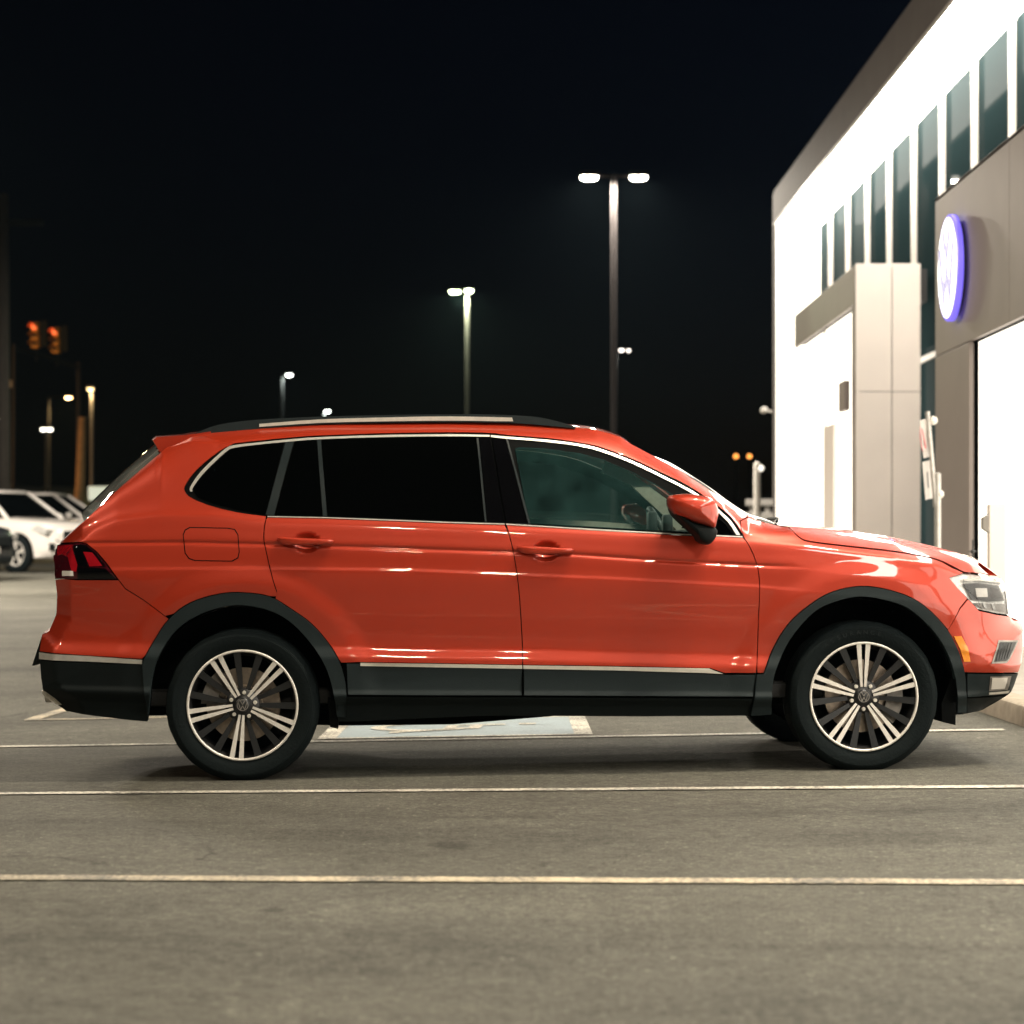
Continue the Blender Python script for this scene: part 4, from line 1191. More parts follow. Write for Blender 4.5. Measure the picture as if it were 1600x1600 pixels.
# window wall: one pane and one fin per bay, two rows
fins = [38.56 - 2.0 * k for k in range(19)]
for i, yy in enumerate(fins):
    bpart('window_fin', MX - .045, MX + .02, yy - .035, yy + .035, .1, 6.57, M['fin_white'])
    for (z0, z1) in ((.2, 3.42), (3.50, 6.55)):
        bpart('window_pane', MX + .024, MX + .05, yy - 1.96, yy - .04, z0, z1, M['window_dark'])
    bpart('transom', MX + .0, MX + .06, yy - 1.96, yy - .04, 3.425, 3.495, M['fin_white'])
bpart('window_pane', MX + .024, MX + .05, 38.6, 40.1, 3.50, 6.55, M['window_dark'])
# nearer portal: grey frame round a bright opening
def portal_panel(x0, x1, y0, y1, z0, z1, m=None, nm='portal_panel'):
    return bpart(nm, x0, x1, y0 + .004, y1 - .004, z0 + .004, z1 - .004, m or M['grey_panel'], bev=.004)
bpart('portal_core', GX + .13, 5.0, -1.0, 23.42, 2.98, 4.46, M['joint'])
bpart('portal_core', GX + .13, 5.0, 21.85, 23.42, -.3, 2.97, M['joint'])
for k in range(7):
    portal_panel(GX, GX + .045, 20.0 - 3.5 * k, 23.5 - 3.5 * k, 2.95, 4.52)
portal_panel(GX, GX + .045, 21.76, 23.5, 0.0, 2.95)
portal_panel(GX + .05, 5.1, 23.42, 23.5, 0.0, 4.52)
portal_panel(GX, 5.1, -1.0, 23.5, 4.475, 4.52 + .004, nm='portal_cap')
# glazed shop front: bright panes between slim posts
posts = [21.74 - 2.3 * k for k in range(9)]
for a, b_ in zip(posts[1:], posts[:-1]):
    bpart('lit_pane', GX + .08, GX + .10, a + .035, b_ - .035, .16, 2.94, M['lit_room'])
    bpart('glazing_post', GX + .065, GX + .11, a - .03, a + .03, .14, 2.945, M['grey_box'])
bpart('window_sill', GX + .02, GX + .12, posts[-1], 21.74, .05, .135, M['grey_panel'])
# farther portal
portal_panel(GX, GX + .045, 29.0, 35.2, 4.05, 4.54)
portal_panel(GX, GX + .045, 29.0, 29.30, 0.0, 4.05)
bpart('portal_core', GX + .05, 5.1, 29.1, 35.2, 4.10, 4.50, M['joint'])
for (x0, x1) in ((GX, 4.645), (4.645, 5.0)):
    for (z0, z1) in ((0.0, 2.98), (2.98, 4.55)):
        bpart('cream_panel', x0 + .005, x1 - .005, 28.955, 28.995, z0 + .004, z1 - .004, M['cream_panel'], bev=.004)
bpart('portal_core', GX + .06, 4.99, 29.0, 29.06, 0, 4.5, M['joint'])
bpart('lit_pane', GX + .08, GX + .10, 29.34, 32.2, .1, 4.04, M['lit_room'])
bpart('lit_pane', GX + .08, GX + .10, 32.28, 35.2, .1, 4.04, M['lit_room'])
bpart('glazing_post', GX + .05, GX + .11, 32.2, 32.28, .1, 4.04, M['fin_white'])
bpart('display_column', 4.10, 4.15, 30.2, 31.2, .1, 2.66, M['cream_panel'])
bpart('door_header', 4.12, 4.19, 29.35, 29.9, 2.78, 3.15, M['grey_panel'])
bpart('low_planter', 4.14, 4.19, 31.2, 32.2, .1, 1.22, M['grey_box'])

# round illuminated sign
cy, cz_ = 21.95, 3.66
sign = empty('round_sign', (4.265, cy + .35, cz_ + .03))
tag(sign, 'round white illuminated sign with violet rim on the grey portal', 'sign')
mb = MB(); mb.lathe([(.0, -.17), (.455, -.17), (.47, -.165)], 64, axis='x'); mb.build('sign_face', M['sign_face'], sign, smooth=True)
mb = MB(); mb.lathe([(.471, -.167), (.50, -.155), (.50, -.105), (.47, -.10), (.0, -.10)], 64, axis='x'); mb.build('sign_rim', M['sign_rim'], sign, angle=40)
mb = MB(); mb.lathe([(.44, -.10), (.44, .0)], 48, axis='x'); mb.build('mounting_drum', M['joint'], sign, smooth=True)
mb = MB()
def emb(a, b_, w=.028):
    a = Vector((0, a[0], a[1])); b_ = Vector((0, b_[0], b_[1])); d = (b_ - a).normalized(); n_ = Vector((0, -d.z, d.y)) * w
    q = [a - n_, a + n_, b_ + n_, b_ - n_]
    mb.add([(-.188, v.y, v.z) for v in q] + [(-.170, v.y, v.z) for v in q], [(0, 1, 2, 3)], 0)
    k = len(mb.v) - 8
    mb.f += [(k, k + 4, k + 5, k + 1), (k + 1, k + 5, k + 6, k + 2), (k + 2, k + 6, k + 7, k + 3), (k + 3, k + 7, k + 4, k)]; mb.mi += [1] * 4
emb((-.16, .34), (0, .06)); emb((.16, .34), (0, .06))
emb((-.33, .20), (-.15, -.33)); emb((-.15, -.33), (0, 0)); emb((0, 0), (.15, -.33)); emb((.15, -.33), (.33, .20))
M['emblem_face'] = mat('emblem_face', (.7, .7, .8), .4, emit=(.82, .80, 1.0), estr=.90)
mb.build('emblem', [M['emblem_face'], M['sign_edge']], sign)

# wall lamp on the far corner, sign posts, pedestal, path light
def small_box_lamp(loc, label):
    r = empty('wall_camera', loc)
    tag(r, label, 'camera')
    mb = MB(); mb.tube([(0, 0, 0), (-.12, 0, .02)], .022, 8); mb.build('bracket', M['white_wall'], r)
    mb = MB(); mb.lathe([(0, -.14), (.05, -.14), (.055, -.10), (.055, .10), (.04, .12), (0, .12)], 16, axis='y', c=(-.16, 0, .03)); mb.build('housing', M['white_wall'], r, smooth=True)
small_box_lamp((FX - .02, 40.4, 3.42), 'small white wall camera on the far corner of the building')

def sign_post():
    Yb = 19.0
    base = world_pt(1465, 900, Yb)
    gzv = float(gz(KX, Yb)) + .117
    r = empty('parking_sign', (base.x, Yb, gzv))
    tag(r, 'leaning white parking sign on a steel post beside the portal', 'sign')
    loc = lambda px, py, Y=Yb: world_pt(px, py, Y) - Vector((base.x, Yb, gzv))
    mb = MB(); mb.lathe([(.075, 0), (.075, .04), (.026, .045), (.026, 1.43), (0, 1.44)], 20, axis='z'); mb.build('post_sleeve', M['galv'], r, angle=40)
    a = loc(1462, 792); b_ = loc(1449, 643)
    mb = MB(); mb.tube([a, b_], .019, 12); mb.build('post', M['galv'], r, angle=40)
    # plate stands almost edge-on, facing the bays
    def plate(nm, pxs, m, dy=-.03):
        mb = MB(); n = len(pxs)
        f = []
        for (x, yy) in pxs:
            f.append(loc(x, yy, Yb + (x - 1446) * .018 + dy))
        vs = [tuple(v) for v in f] + [tuple(v + Vector((.006, .006, 0))) for v in f]
        mb.add(vs, [tuple(range(n)), tuple(n + k for k in reversed(range(n)))] + [(k, (k + 1) % n, (k + 1) % n + n, k + n) for k in range(n)])
        return mb.build(nm, m, r)
    p1_ = plate('sign_plate', [(1437, 657), (1449, 654), (1456, 712), (1443, 716)], M['sign_white'])
    p2_ = plate('sign_plate', [(1441, 722), (1452, 719), (1458, 778), (1446, 781)], M['sign_white'])
    def ell(cx, cyy, rx, ry, tilt, nm, m, parent, w):
        out = []; inn = []
        for k in range(28):
            t = 2 * math.pi * k / 28
            out.append((cx + rx * math.cos(t) + tilt * ry * math.sin(t), cyy + ry * math.sin(t)))
            inn.append((cx + (rx - w) * math.cos(t) + tilt * (ry - w * 2.4) * math.sin(t), cyy + (ry - w * 2.4) * math.sin(t)))
        mb = MB()
        vs = []
        for (a_, b__) in zip(out, inn):
            for q in (a_, b__):
                vs.append(tuple(loc(q[0], q[1], Yb + (q[0] - 1446) * .018 - .04)))
        mb.add(vs, [(2 * k, 2 * k + 1, (2 * k + 3) % 56, (2 * k + 2) % 56) for k in range(28)])
        mb.build(nm, m, r)
    ell(1442.8, 685, 5.2, 23, .09, 'prohibition_ring', M['sign_red'], p1_, 1.1)
    plate('prohibition_bar', [(1439.5, 670), (1440.6, 669), (1446.6, 700), (1445.4, 701)], M['sign_red'], -.045)
    plate('letter_stroke', [(1441.5, 676), (1442.5, 675.5), (1444.2, 696), (1443.2, 696.5)], M['sign_black'], -.042)
    ell(1449, 744, 4.6, 19, .09, 'permission_ring', M['sign_green'], p2_, .9)
    plate('arrow_stroke', [(1448, 738), (1449, 737), (1450.8, 762), (1449.8, 762.5)], M['sign_black'], -.045)
    for (px, py) in ((1458, 657), (1468, 772)):
        mb = MB(); c = loc(px, py); mb.lathe([(0, -.03), (.032, -.02), (.036, 0), (.032, .02), (0, .03)], 14, axis='y', c=tuple(c)); mb.build('post_cap', M['white_wall'], r, smooth=True)
        mb = MB(); mb.tube([c, c + Vector((-.05, 0, 0))], .010, 8); mb.build('clamp', M['galv'], r)
sign_post()

def pedestal():
    Yb = 17.6
    c = world_pt(1557, 880, Yb); g = float(gz(KX, Yb)) + .117
    r = empty('service_pedestal', (c.x, Yb, g))
    tag(r, 'pale upright service pedestal with dark reader box before the bright opening', 'pedestal')
    MB().box(-.064, .064, -.05, .05, 0, 1.175, bev=.008).build('column', M['cream_panel'], r)
    MB().prism([(-.064, .96), (-.112, .99), (-.112, 1.07), (-.064, 1.10)], -.06, .03).build('reader_box', M['grey_box'], r)
    MB().box(-.10, .10, -.09, .09, 0, .02, bev=.004).build('base_plate', M['galv'], r)
pedestal()
def stake():
    Yb = 16.0
    c = world_pt(1520, 860, Yb); g = float(gz(KX, Yb)) + .117
    r = empty('garden_stake', (c.x, Yb, g))
    tag(r, 'thin dark garden stake with a cross piece beyond the bonnet', 'stake')
    h = 1.095 - g
    mb = MB(); mb.tube([(0, 0, 0), (0, 0, h)], .0055, 8); mb.build('rod', M['sign_black'], r)
    mb = MB(); mb.lathe([(0, -.018), (.014, -.008), (.016, 0), (.014, .008), (0, .018)], 12, axis='z', c=(0, 0, h - .08)); mb.build('knuckle', M['sign_black'], r, smooth=True)
    mb = MB(); mb.tube([(-.03, 0, h - .08), (.03, 0, h - .08)], .004, 6); mb.build('cross_bar', M['sign_black'], r)
stake()
def path_light():
    Yb = 46.0
    c = world_pt(1183, 800, Yb); g = float(gz(c.x, Yb))
    r = empty('white_post', (c.x, Yb, g))
    tag(r, 'white round-topped post with side lamp left of the building', 'post')
    h = 1 + (HY - 722) / F * Yb - g
    mb = MB(); mb.lathe([(.065, 0), (.065, h - .08), (.055, h - .03), (.03, h), (0, h)], 20, axis='z'); mb.build('post', M['white_wall'], r, smooth=True)
    mb = MB(); mb.lathe([(0, -.06), (.045, -.04), (.06, 0), (.045, .04), (0, .06)], 16, axis='z', c=(.07, -.03, h - .12)); mb.build('side_lamp', M['white_glow'], r, smooth=True)
path_light()
def rail_fence():
    Yb = 52.0
    a = world_pt(1165, 785, Yb); b_ = world_pt(1232, 785, Yb); g = float(gz(a.x, Yb))
    r = empty('guard_rail', ((a.x + b_.x) / 2, Yb, g))
    tag(r, 'low grey guard rail behind the white post', 'rail')
    hw = (b_.x - a.x) / 2
    for hh in (a.z - g, a.z - g - .30):
        MB().box(-hw, hw, -.03, .03, hh - .07, hh + .07, bev=.01).build('rail', M['galv'], r)
    for k in range(3):
        MB().box(-hw + .1 + k * (hw - .14), -hw + .2 + k * (hw - .14), .03, .10, 0, a.z - g + .03).build('rail_post', M['galv'], r)
rail_fence()

# ------------------------------------------------------------------ lamp posts (each with its own light)
def lens_mat(name, col, s):
    return mat(name, (.8, .8, .8), .4, emit=col, estr=s)
def lamp_post(name, base_xy, top_z, heads, col, watts, label, group, lens=40.0, pole_r=.085, pole_m=None, zb=None, head_len=.62, tint=None):
    bx, by = base_xy
    g = float(gz(bx, by)) if zb is None else zb
    r = empty(name, (bx, by, g))
    tag(r, label, 'lamp post', group)
    h = top_z - g
    pm = pole_m or M['pole_paint']
    mb = MB(); mb.lathe([(.30, 0), (.30, .5), (.28, .52), (0, .52)], 20, axis='z'); mb.build('concrete_base', M['pavement'], r, angle=40)
    mb = MB(); mb.lathe([(pole_r * 1.15, .5), (pole_r, h), (0, h)], 16, axis='z'); mb.build('pole', pm, r, angle=40)
    lm = lens_mat(name + '_lens', col, lens)
    for (dx, dy) in heads:
        L_ = math.hypot(dx, dy) or 1e-6
        ux, uy = dx / L_, dy / L_
        mb = MB(); mb.tube([(0, 0, h - .04), (dx * .7, dy * .7, h - .02)], .035, 8); mb.build('arm', pm, r)
        ang = math.atan2(dy, dx)
        cs, sn = math.cos(ang), math.sin(ang)
        hl, hw = head_len / 2, .13
        mb = MB(); mb.box(-hl, hl, -hw, hw, -.045, .055, bev=.03)
        mb.v = [(v[0] * cs - v[1] * sn + dx, v[0] * sn + v[1] * cs + dy, v[2] + h) for v in mb.v]
        head = mb.build('lamp_head', pm, r, angle=40)
        # dropped lens under the head
        mb = MB(); vs = []
        for (k, dz) in ((1, 0), (.96, -.035), (.8, -.06), (.5, -.075), (0.02, -.08)):
            for q in range(24):
                t = 2 * math.pi * q / 24
                ex = abs(math.cos(t)) ** .6 * (1 if math.cos(t) > 0 else -1); ey = abs(math.sin(t)) ** .6 * (1 if math.sin(t) > 0 else -1)
                x, y_ = ex * hl * .88 * k, ey * hw * .86 * k
                vs.append((x * cs - y_ * sn + dx, x * sn + y_ * cs + dy, h - .046 + dz))
        mb.add(vs, [(i * 24 + q, i * 24 + (q + 1) % 24, (i + 1) * 24 + (q + 1) % 24, (i + 1) * 24 + q) for i in range(4) for q in range(24)])
        ln = mb.build('lens', lm, head, smooth=True)
        if watts:
            ld = bpy.data.lights.new(name + '_light', 'AREA')
            ld.shape = 'RECTANGLE'; ld.size = head_len * .8; ld.size_y = .26
            ld.energy = watts; ld.color = tint or col
            lo = bpy.data.objects.new('lamp_light', ld); COL.objects.link(lo)
            lo.parent = r; lo.location = (dx, dy, h - .14); lo.rotation_euler = (0, 0, ang)
    return r
GL = 'parking lot lamp posts'
def lp(px, py, Y): 
    v = world_pt(px, py, Y); return (v.x, v.y), v.z
b_, tz = lp(959, 273, 48)
lamp_post('lamp_post', b_, tz, [(-.50, -.05), (.50, -.05)], NEUT, 1300, 'tall twin-headed lamp post right of centre behind the car roof', GL, 45, .056, M['dim_pole'], head_len=.40)
b_, tz = lp(730, 453, 70)
lamp_post('lamp_post', b_, tz, [(-.36, -.1), (.06, -.35)], (.86, 1.0, .62), 900, 'greenish lamp post behind the middle of the car roof', GL, 22, .062, M['dim_pole'], head_len=.38)
b_, tz = lp(440, 584, 104)
lamp_post('lamp_post', b_, tz, [(.34, -.1)], (.95, 1.0, .92), 160, 'distant single-headed lamp post above the rear of the car roof', GL, 16, .09, M['dark_pole'], head_len=.30)
b_, tz = lp(506, 641, 130)
lamp_post('lamp_post', b_, tz, [(.2, -.1)], (.95, 1.0, .92), 160, 'faraway lamp peeping just over the roof rail', GL, 16, .09, M['dark_pole'], head_len=.32)
b_, tz = lp(962, 545, 93)
lamp_post('lamp_post', b_, tz, [(.22, -.2), (.50, -.1)], (1.0, .90, .80), 60, 'small paired lamp close beside the tall twin-headed post', GL, 6, .05, M['dark_pole'], head_len=.13)
# two posts of the same lot stand behind the photographer and light the near side
lamp_post('lamp_post', (1.5, -7.0), 9.5, [(-.72, 0), (.72, 0)], WARM, 560, 'twin-headed lamp post behind the viewpoint', GL, 45, .095)
lamp_post('lamp_post', (-9.5, 5.0), 9.5, [(-.72, 0), (.72, 0)], WARM, 420, 'twin-headed lamp post left of the viewpoint', GL, 45, .095)
lamp_post('lamp_post', (3.45, 9.0), 9.2, [(-.9, 0), (.55, 0)], WARM, 500, 'lamp post on the pavement beyond the right edge', GL, 45, .095)
lamp_post('lamp_post', (-7.2, 20.0), 9.2, [(-.72, 0), (.72, 0)], WARM, 430, 'twin-headed lamp post beyond the left edge behind the car', GL, 45, .095)
lamp_post('lamp_post', (-13.5, 36.0), 9.0, [(-.72, 0), (.72, 0)], NEUT, 4200, 'twin-headed lamp post beyond the left edge lighting the white cars', GL, 45, .095)
# left-hand street
ORANGE = (1.0, .50, .16)
GS = 'street lamps on the left'
b_, tz = lp(143, 606, 88)
lamp_post('street_lamp', b_, tz, [(.0, -.25)], (1.0, .72, .32), 60, 'slim street lamp with pale amber head nearest the red spoiler', GS, 7, .06, M['pole_paint'], head_len=.22)
b_, tz = lp(76, 619, 96)
lamp_post('street_lamp', b_, tz, [(.82, -.1)], (1.0, .60, .25), 500, 'orange street lamp reaching right beside the signal mast', GS, 20, .05, M['dark_pole'], head_len=.28)
b_, tz = lp(73, 668, 82)
lamp_post('street_lamp', b_, tz, [(-.1, -.1), (.12, -.1)], (1.0, .96, .80), 0, 'low twin white street lamp on the far left', GS, 9, .05, M['dark_pole'], head_len=.11)
b_, tz = lp(-3, 652, 80)
lamp_post('street_lamp', b_, tz, [(.1, -.1)], (1.0, .95, .82), 0, 'white street lamp cut by the left edge of the picture', GS, 6, .05, M['dark_pole'], head_len=.2)

lamp_post('street_lamp', (-27.0, 74.0), 11.0, [(.6, 0)], (1.0, .55, .2), 5000, 'sodium street lamp beyond the left edge', GS, 30, .10, M['dark_pole'])
# traffic signals on a mast arm
M['signal_yellow'] = noisy(mat('signal_yellow', (.80, .36, .04), .5), 6, .2)
M['signal_red'] = mat('signal_red', (.5, .02, .01), .3, emit=(1.0, .16, .04), estr=2.0)
M['signal_dark'] = mat('signal_dark_lens', (.05, .03, .02), .3)
YS = 84.0
def at(px, py, Y=YS): return world_pt(px, py, Y)
mp_ = at(123, 700); g = float(gz(mp_.x, YS))
mast = empty('signal_mast', (mp_.x, YS, g))
tag(mast, 'steel signal mast with a long arm on the far left', 'mast')
off_ = Vector((mp_.x, YS, g))
mb = MB(); mb.tube([(0, 0, 0), at(123, 566) - off_], [.10, .07], 12); mb.build('pole', M['dim_pole'], mast, angle=40)
mb = MB(); mb.tube([at(123, 574) - off_, at(70, 556) - off_, at(22, 543, YS - 2) - off_], [.08, .06, .05], 10); mb.build('mast_arm', M['dark_pole'], mast, angle=40)
mp2_ = at(20, 700, 82); g2 = float(gz(mp2_.x, 82))
r = empty('signal_pole', (mp2_.x, 82, g2)); tag(r, 'thin grey signal pole at the end of the mast arm', 'pole')
o2 = Vector((mp2_.x, 82, g2))
mb = MB(); mb.tube([(0, 0, 0), at(22, 538, 82) - o2], .055, 10); mb.build('pole', M['dim_pole'], r, angle=40)
MB().box(-.14, .0, -.08, .08, at(20, 600, 82).z - g2 - .12, at(20, 600, 82).z - g2 + .12).build('control_box', M['pole_paint'], r)
for (px, py, lab) in ((56, 524, 'left one of two yellow traffic signals showing red'), (88, 532, 'right one of two yellow traffic signals showing red')):
    c = at(px, py)
    r = empty('traffic_signal', (c.x, c.y, c.z - .45)); tag(r, lab, 'traffic signal', 'traffic signals on the mast arm')
    r.rotation_euler = (0, 0, math.radians(-28))
    MB().box(-.15, .15, -.10, .10, 0, .90, bev=.03).build('housing', M['signal_yellow'], r)
    for k in range(3):
        zz = .76 - .30 * k
        mb = MB(); mb.lathe([(0, -.125), (.08, -.122), (.115, -.10)], 18, axis='y', c=(0, 0, zz)); mb.build('lens', M['signal_red'] if k == 0 else M['signal_dark'], r, smooth=True)
        mb = MB(); vs = []
        for q in range(13):
            t = math.radians(-10 + 200 * q / 12)
            vs += [(.13 * math.cos(t), -.10, zz + .13 * math.sin(t)), (.13 * math.cos(t), -.28, zz + .12 * math.sin(t))]
        mb.add(vs, [(2 * q, 2 * q + 1, 2 * q + 3, 2 * q + 2) for q in range(12)]); mb.build('visor', M['signal_yellow'], r, smooth=True)
    MB().box(.18, .50, -.01, .01, .05, .95).build('back_plate', M['dark_pole'], r)
    mb = MB(); mb.tube([(0, .05, .02), (0, .05, -.45)], .03, 8); mb.build('bracket', M['dark_pole'], r)
# dark wooden pole at the picture edge, lit guy sleeve, white sign
p = at(6, 700, 60); g = float(gz(p.x, 60))
r = empty('utility_pole', (p.x, 60, g)); tag(r, 'tall dark wooden utility pole at the left edge', 'pole')
mb = MB(); mb.tube([(0, 0, 0), (0, 0, 9.3)], [.17, .12], 14); mb.build('pole', noisy(mat('old_timber', (.07, .06, .05), .9), 8, .4, stretch=(6, 6, .5)), r, smooth=True)
MB().box(-1.0, 1.0, -.06, .06, 8.5, 8.64).build('cross_arm', M['dark_pole'], r)
p = at(121, 704, 80); g = float(gz(p.x, 80))
r = empty('utility_pole', (p.x, 80, g)); tag(r, 'short leaning timber post lit orange by the street lamp', 'pole')
top = at(129, 652, 80) - Vector((p.x, 80, g)); 
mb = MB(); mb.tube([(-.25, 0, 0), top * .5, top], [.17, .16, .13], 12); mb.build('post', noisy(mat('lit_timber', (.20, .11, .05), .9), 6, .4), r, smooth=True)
p = at(158, 771, 75); g = float(gz(p.x, 75))
r = empty('roadside_sign', (p.x, 75, g)); tag(r, 'small white lit sign board just behind the car tail', 'sign')
hz_ = p.z - g
MB().box(-.40, .40, -.05, .05, hz_ - .22, hz_ + .22, bev=.02).build('board', mat('lit_board', (.8, .8, .72), .5, emit=(.9, 1.0, .85), estr=.45), r)
for s in (-1, 1): MB().box(s * .3 - .03, s * .3 + .03, -.02, .04, 0, hz_ - .22).build('leg', M['dark_pole'], r)
# two amber lamps far off on the right
for (px, lab) in ((1150, 'left one of two tiny far amber lamps right of the windshield'), (1171, 'right one of two tiny far amber lamps right of the windshield')):
    p = at(px, 713, 150); g = .84
    r = empty('warning_lamp', (p.x, 150, g)); tag(r, lab, 'lamp', 'far amber lamps')
    mb = MB(); mb.lathe([(.06, 0), (.05, p.z - g - .1), (0, p.z - g - .1)], 10, axis='z'); mb.build('post', M['dark_pole'], r)
    mb = MB(); mb.lathe([(0, -.14), (.10, -.10), (.14, 0), (.10, .10), (0, .14)], 16, axis='z', c=(0, 0, p.z - g)); mb.build('globe', mat('amber_globe', (.8, .4, .1), .4, emit=(1.0, .36, .07), estr=3.5), r, smooth=True)

# dark bank beyond the lot on the left
M['bank'] = noisy(mat('grass_bank', (.035, .055, .025), .95), 1.5, .5, .6)
mb = MB(); rr = random.Random(5)
xs_ = np.linspace(-60, 30, 60); rows = ((92, .6), (97, 2.0), (104, 3.9), (112, 4.6), (140, 4.9))
vs = []
for (yy, hh) in rows:
    for x in xs_:
        fade = 1 - .55 / (1 + math.exp(-(x + 6) / 3.0))
        vs.append((x, yy + rr.uniform(-.6, .6), .3 + hh * fade * (.92 + .16 * math.sin(x * .35) * .5 + rr.uniform(-.03, .03))))
nx_ = len(xs_)
mb.add(vs, [(j * nx_ + i, j * nx_ + i + 1, (j + 1) * nx_ + i + 1, (j + 1) * nx_ + i) for j in range(4) for i in range(nx_ - 1)])
tag(mb.build('hill', M['bank'], smooth=True), kind='structure')

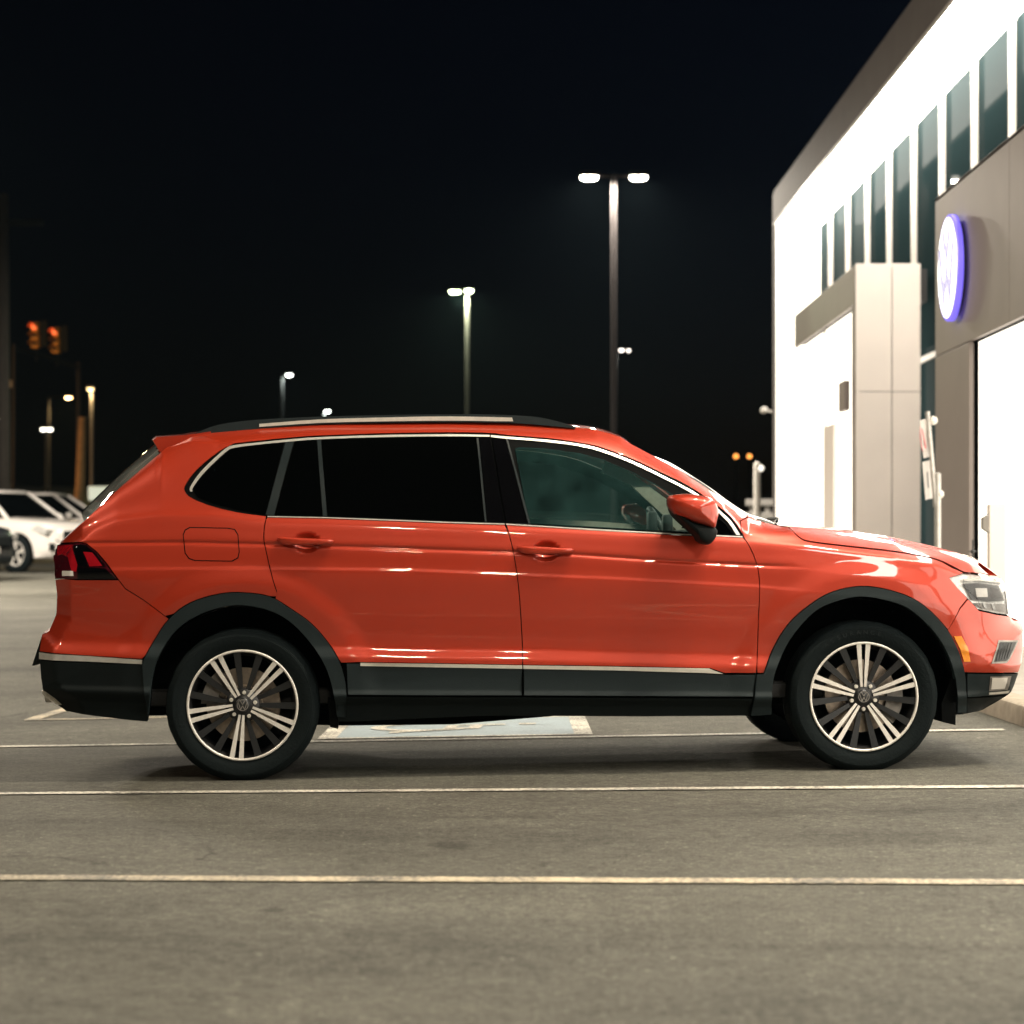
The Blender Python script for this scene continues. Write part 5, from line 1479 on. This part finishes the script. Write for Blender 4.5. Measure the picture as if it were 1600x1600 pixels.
# ------------------------------------------------------------------ cars parked farther back
def back_car(name, loc, heading, paint, label, sedan=False, glassm=None):
    r = empty(name, loc, heading); tag(r, label, 'car', 'cars parked at the back left')
    st = [(2.30, .50, .46, .74), (2.27, .70, .34, .86), (2.15, .84, .26, .95), (1.9, .90, .24, 1.0), (1.4, .92, .24, 1.05), (.95, .93, .25, 1.09), (0, .93, .26, 1.10), (-1.6, .93, .27, 1.12), (-2.1, .90, .30, 1.12), (-2.28, .80, .36, 1.05), (-2.32, .6, .48, .95)]
    mb = MB(); vs = []
    for (x, w, zb_, zt) in st:
        sec = [(0, zt + .03), (.55 * w, zt + .025), (.86 * w, zt - .005), (.97 * w, zt - .07), (w, zt - .20), (w * .995, .62), (w * 1.0, .46), (w * .96, zb_ + .04), (w * .80, zb_), (0, zb_)]
        full = [(y_, z_) for y_, z_ in sec] + [(-y_, z_) for y_, z_ in sec[-2:0:-1]]
        for (y_, z_) in full: vs.append((x, y_, z_))
    n = 18
    mb.add(vs, [(i * n + k, i * n + (k + 1) % n, (i + 1) * n + (k + 1) % n, (i + 1) * n + k) for i in range(len(st) - 1) for k in range(n)] + [tuple(range(n)), tuple((len(st) - 1) * n + k for k in reversed(range(n)))])
    mb.build('body', paint, r, angle=50)
    hr = 1.66 if not sedan else 1.45
    base = [(1.02, .80), (.5, .86), (-1.7, .86), (-2.18, .78)]
    roof = [(.22, .58), (.0, .66), (-1.55, .66), (-1.86, .60)]
    def ring(b, z): return [(x, y_, z) for x, y_ in b] + [(x, -y_, z) for x, y_ in reversed(b)]
    mb = MB(); vs = ring(base, 1.08) + ring(roof, hr - .03)
    mb.add(vs, [(k, (k + 1) % 8, (k + 1) % 8 + 8, k + 8) for k in range(8)]); mb.build('glasshouse', glassm or M['privacy'], r)
    mb = MB(); vs = ring([(x + .02, y_ + .015) for x, y_ in roof], hr - .04) + ring([(x - .05, y_ - .03) for x, y_ in roof], hr + .025)
    mb.add(vs, [(k, (k + 1) % 8, (k + 1) % 8 + 8, k + 8) for k in range(8)] + [tuple(range(8, 16)), tuple(reversed(range(8)))]); mb.build('roof', paint, r, angle=50)
    for s in (-1, 1):
        for (a, b__, wd) in (((1.04, .81, 1.06), (.22, .60, hr - .02), .045), ((-.10, .868, 1.08), (-.22, .675, hr - .02), .04), ((-1.0, .868, 1.08), (-1.02, .675, hr - .02), .035), ((-2.0, .83, 1.06), (-1.72, .64, hr - .02), .11)):
            mb = MB(); mb.tube([(a[0], s * a[1], a[2]), (b__[0], s * b__[1], b__[2])], [wd, wd * .85], 8); mb.build('pillar', paint, r, smooth=True)
        mb = MB(); mb.lathe([(0, -.12), (.06, -.10), (.075, 0), (.06, .07), (0, .08)], 12, axis='y', c=(.72, s * 1.0, 1.14)); mb.build('mirror', paint, r, smooth=True)
        mb = MB(); mb.prism([(1.78, .84), (2.20, .74), (2.24, .84), (1.95, .93)], s * .70, s * .915); mb.build('headlamp', M['reflector'], r)
        mb = MB(); mb.prism([(2.05, .42), (2.27, .42), (2.27, .56), (2.12, .58)], s * .55, s * .80); mb.build('fog_recess', M['black_plastic'], r)
        for x in (1.42, -1.40):
            mb = MB(); mb.lathe([(0, -.02), (.43, -.02), (.43, .02), (0, .02)], 28, c=(x, s * .925, .36)); mb.build('wheel_arch', M['rubber_seal'], r)
            mb = MB(); mb.lathe([(.24, -.06), (.26, -.085), (.33, -.08), (.36, -.05), (.36, .10), (.2, .10)], 32, c=(0, 0, 0))
            if s > 0: mb.v = [(v[0], -v[1], v[2]) for v in mb.v]
            w = mb.build('wheel', M['tyre'], r, angle=40); w.location = (x, s * .90, .36)
            mb = MB(); mb.lathe([(0, -.05), (.05, -.055), (.06, -.045)], 16); mb.lathe([(.225, -.07), (.25, -.075), (.25, -.05), (.225, -.045)], 32, close=True)
            for q in range(5):
                t = math.radians(72 * q + 20)
                for dt in (-.13, .13):
                    p0 = (.05 * math.cos(t), .05 * math.sin(t)); p1_ = (.235 * math.cos(t + dt), .235 * math.sin(t + dt)); nn = (-math.sin(t) * .018, math.cos(t) * .018)
                    mb.add([(p0[0] - nn[0], -.06, p0[1] - nn[1]), (p0[0] + nn[0], -.06, p0[1] + nn[1]), (p1_[0] + nn[0], -.07, p1_[1] + nn[1]), (p1_[0] - nn[0], -.07, p1_[1] - nn[1])], [(0, 1, 2, 3)])
            if s > 0: mb.v = [(v[0], -v[1], v[2]) for v in mb.v]
            mb.build('rim', M['machined'], w, angle=40)
    mb = MB(); mb.box(2.20, 2.325, -.50, .50, .62, .82, bev=.03); mb.build('grille', M['black_plastic'], r)
    mb = MB(); mb.box(2.20, 2.315, -.60, .60, .33, .46, bev=.03); mb.build('lower_intake', M['black_plastic'], r)
    MB().box(2.325, 2.335, -.15, .15, .49, .60).build('number_plate', M['white_wall'], r)
    return r
M['white_paint'] = mat('white_car_paint', (.72, .68, .64), .3, 0, 1.0)
M['white_paint2'] = noisy(mat('white_car_paint_b', (.66, .62, .58), .32, 0, 1.0), 2, .05)
M['black_paint'] = mat('black_car_paint', (.012, .014, .018), .25, 0, 1.0)
def place(px, Y, local_x, local_y, heading):
    """car origin so that its local point sits at that sight line"""
    X = (px - 800) / F * Y
    c, s = math.cos(heading), math.sin(heading)
    ox, oy = X - (local_x * c - local_y * s), Y - (local_x * s + local_y * c)
    return (ox, oy, float(gz(ox, oy)))
h1 = math.radians(-33); back_car('parked_car', place(27, 48, 1.42, -.92, h1), h1, M['white_paint'], 'white parked car with its front wheel showing behind the red car tail')
h2 = math.radians(-6); back_car('parked_car', place(83, 56, .22, -.60, h2), h2, M['white_paint2'], 'white parked car in the rear row with only roof and bonnet showing')
h3 = math.radians(-20); back_car('parked_car', place(9, 43.5, 2.2, .55, h3), h3, M['black_paint'], 'dark parked car cut off by the left edge of the picture', True)

# ------------------------------------------------------------------ thin haze added for the glow around the lamps
def night_haze():
    m = bpy.data.materials.new('night_air'); m.use_nodes = True
    nt = m.node_tree; nt.nodes.clear()
    out = nt.nodes.new('ShaderNodeOutputMaterial'); v = nt.nodes.new('ShaderNodeVolumePrincipled')
    v.inputs['Color'].default_value = (.55, .84, 1.0, 1)
    v.inputs['Density'].default_value = .00007
    v.inputs['Anisotropy'].default_value = .35
    nt.links.new(v.outputs[0], out.inputs['Volume'])
    o = MB().box(-410, 410, -65, 710, -1.6, 11.8).build('haze', m)
    tag(o, kind='stuff')
night_haze()
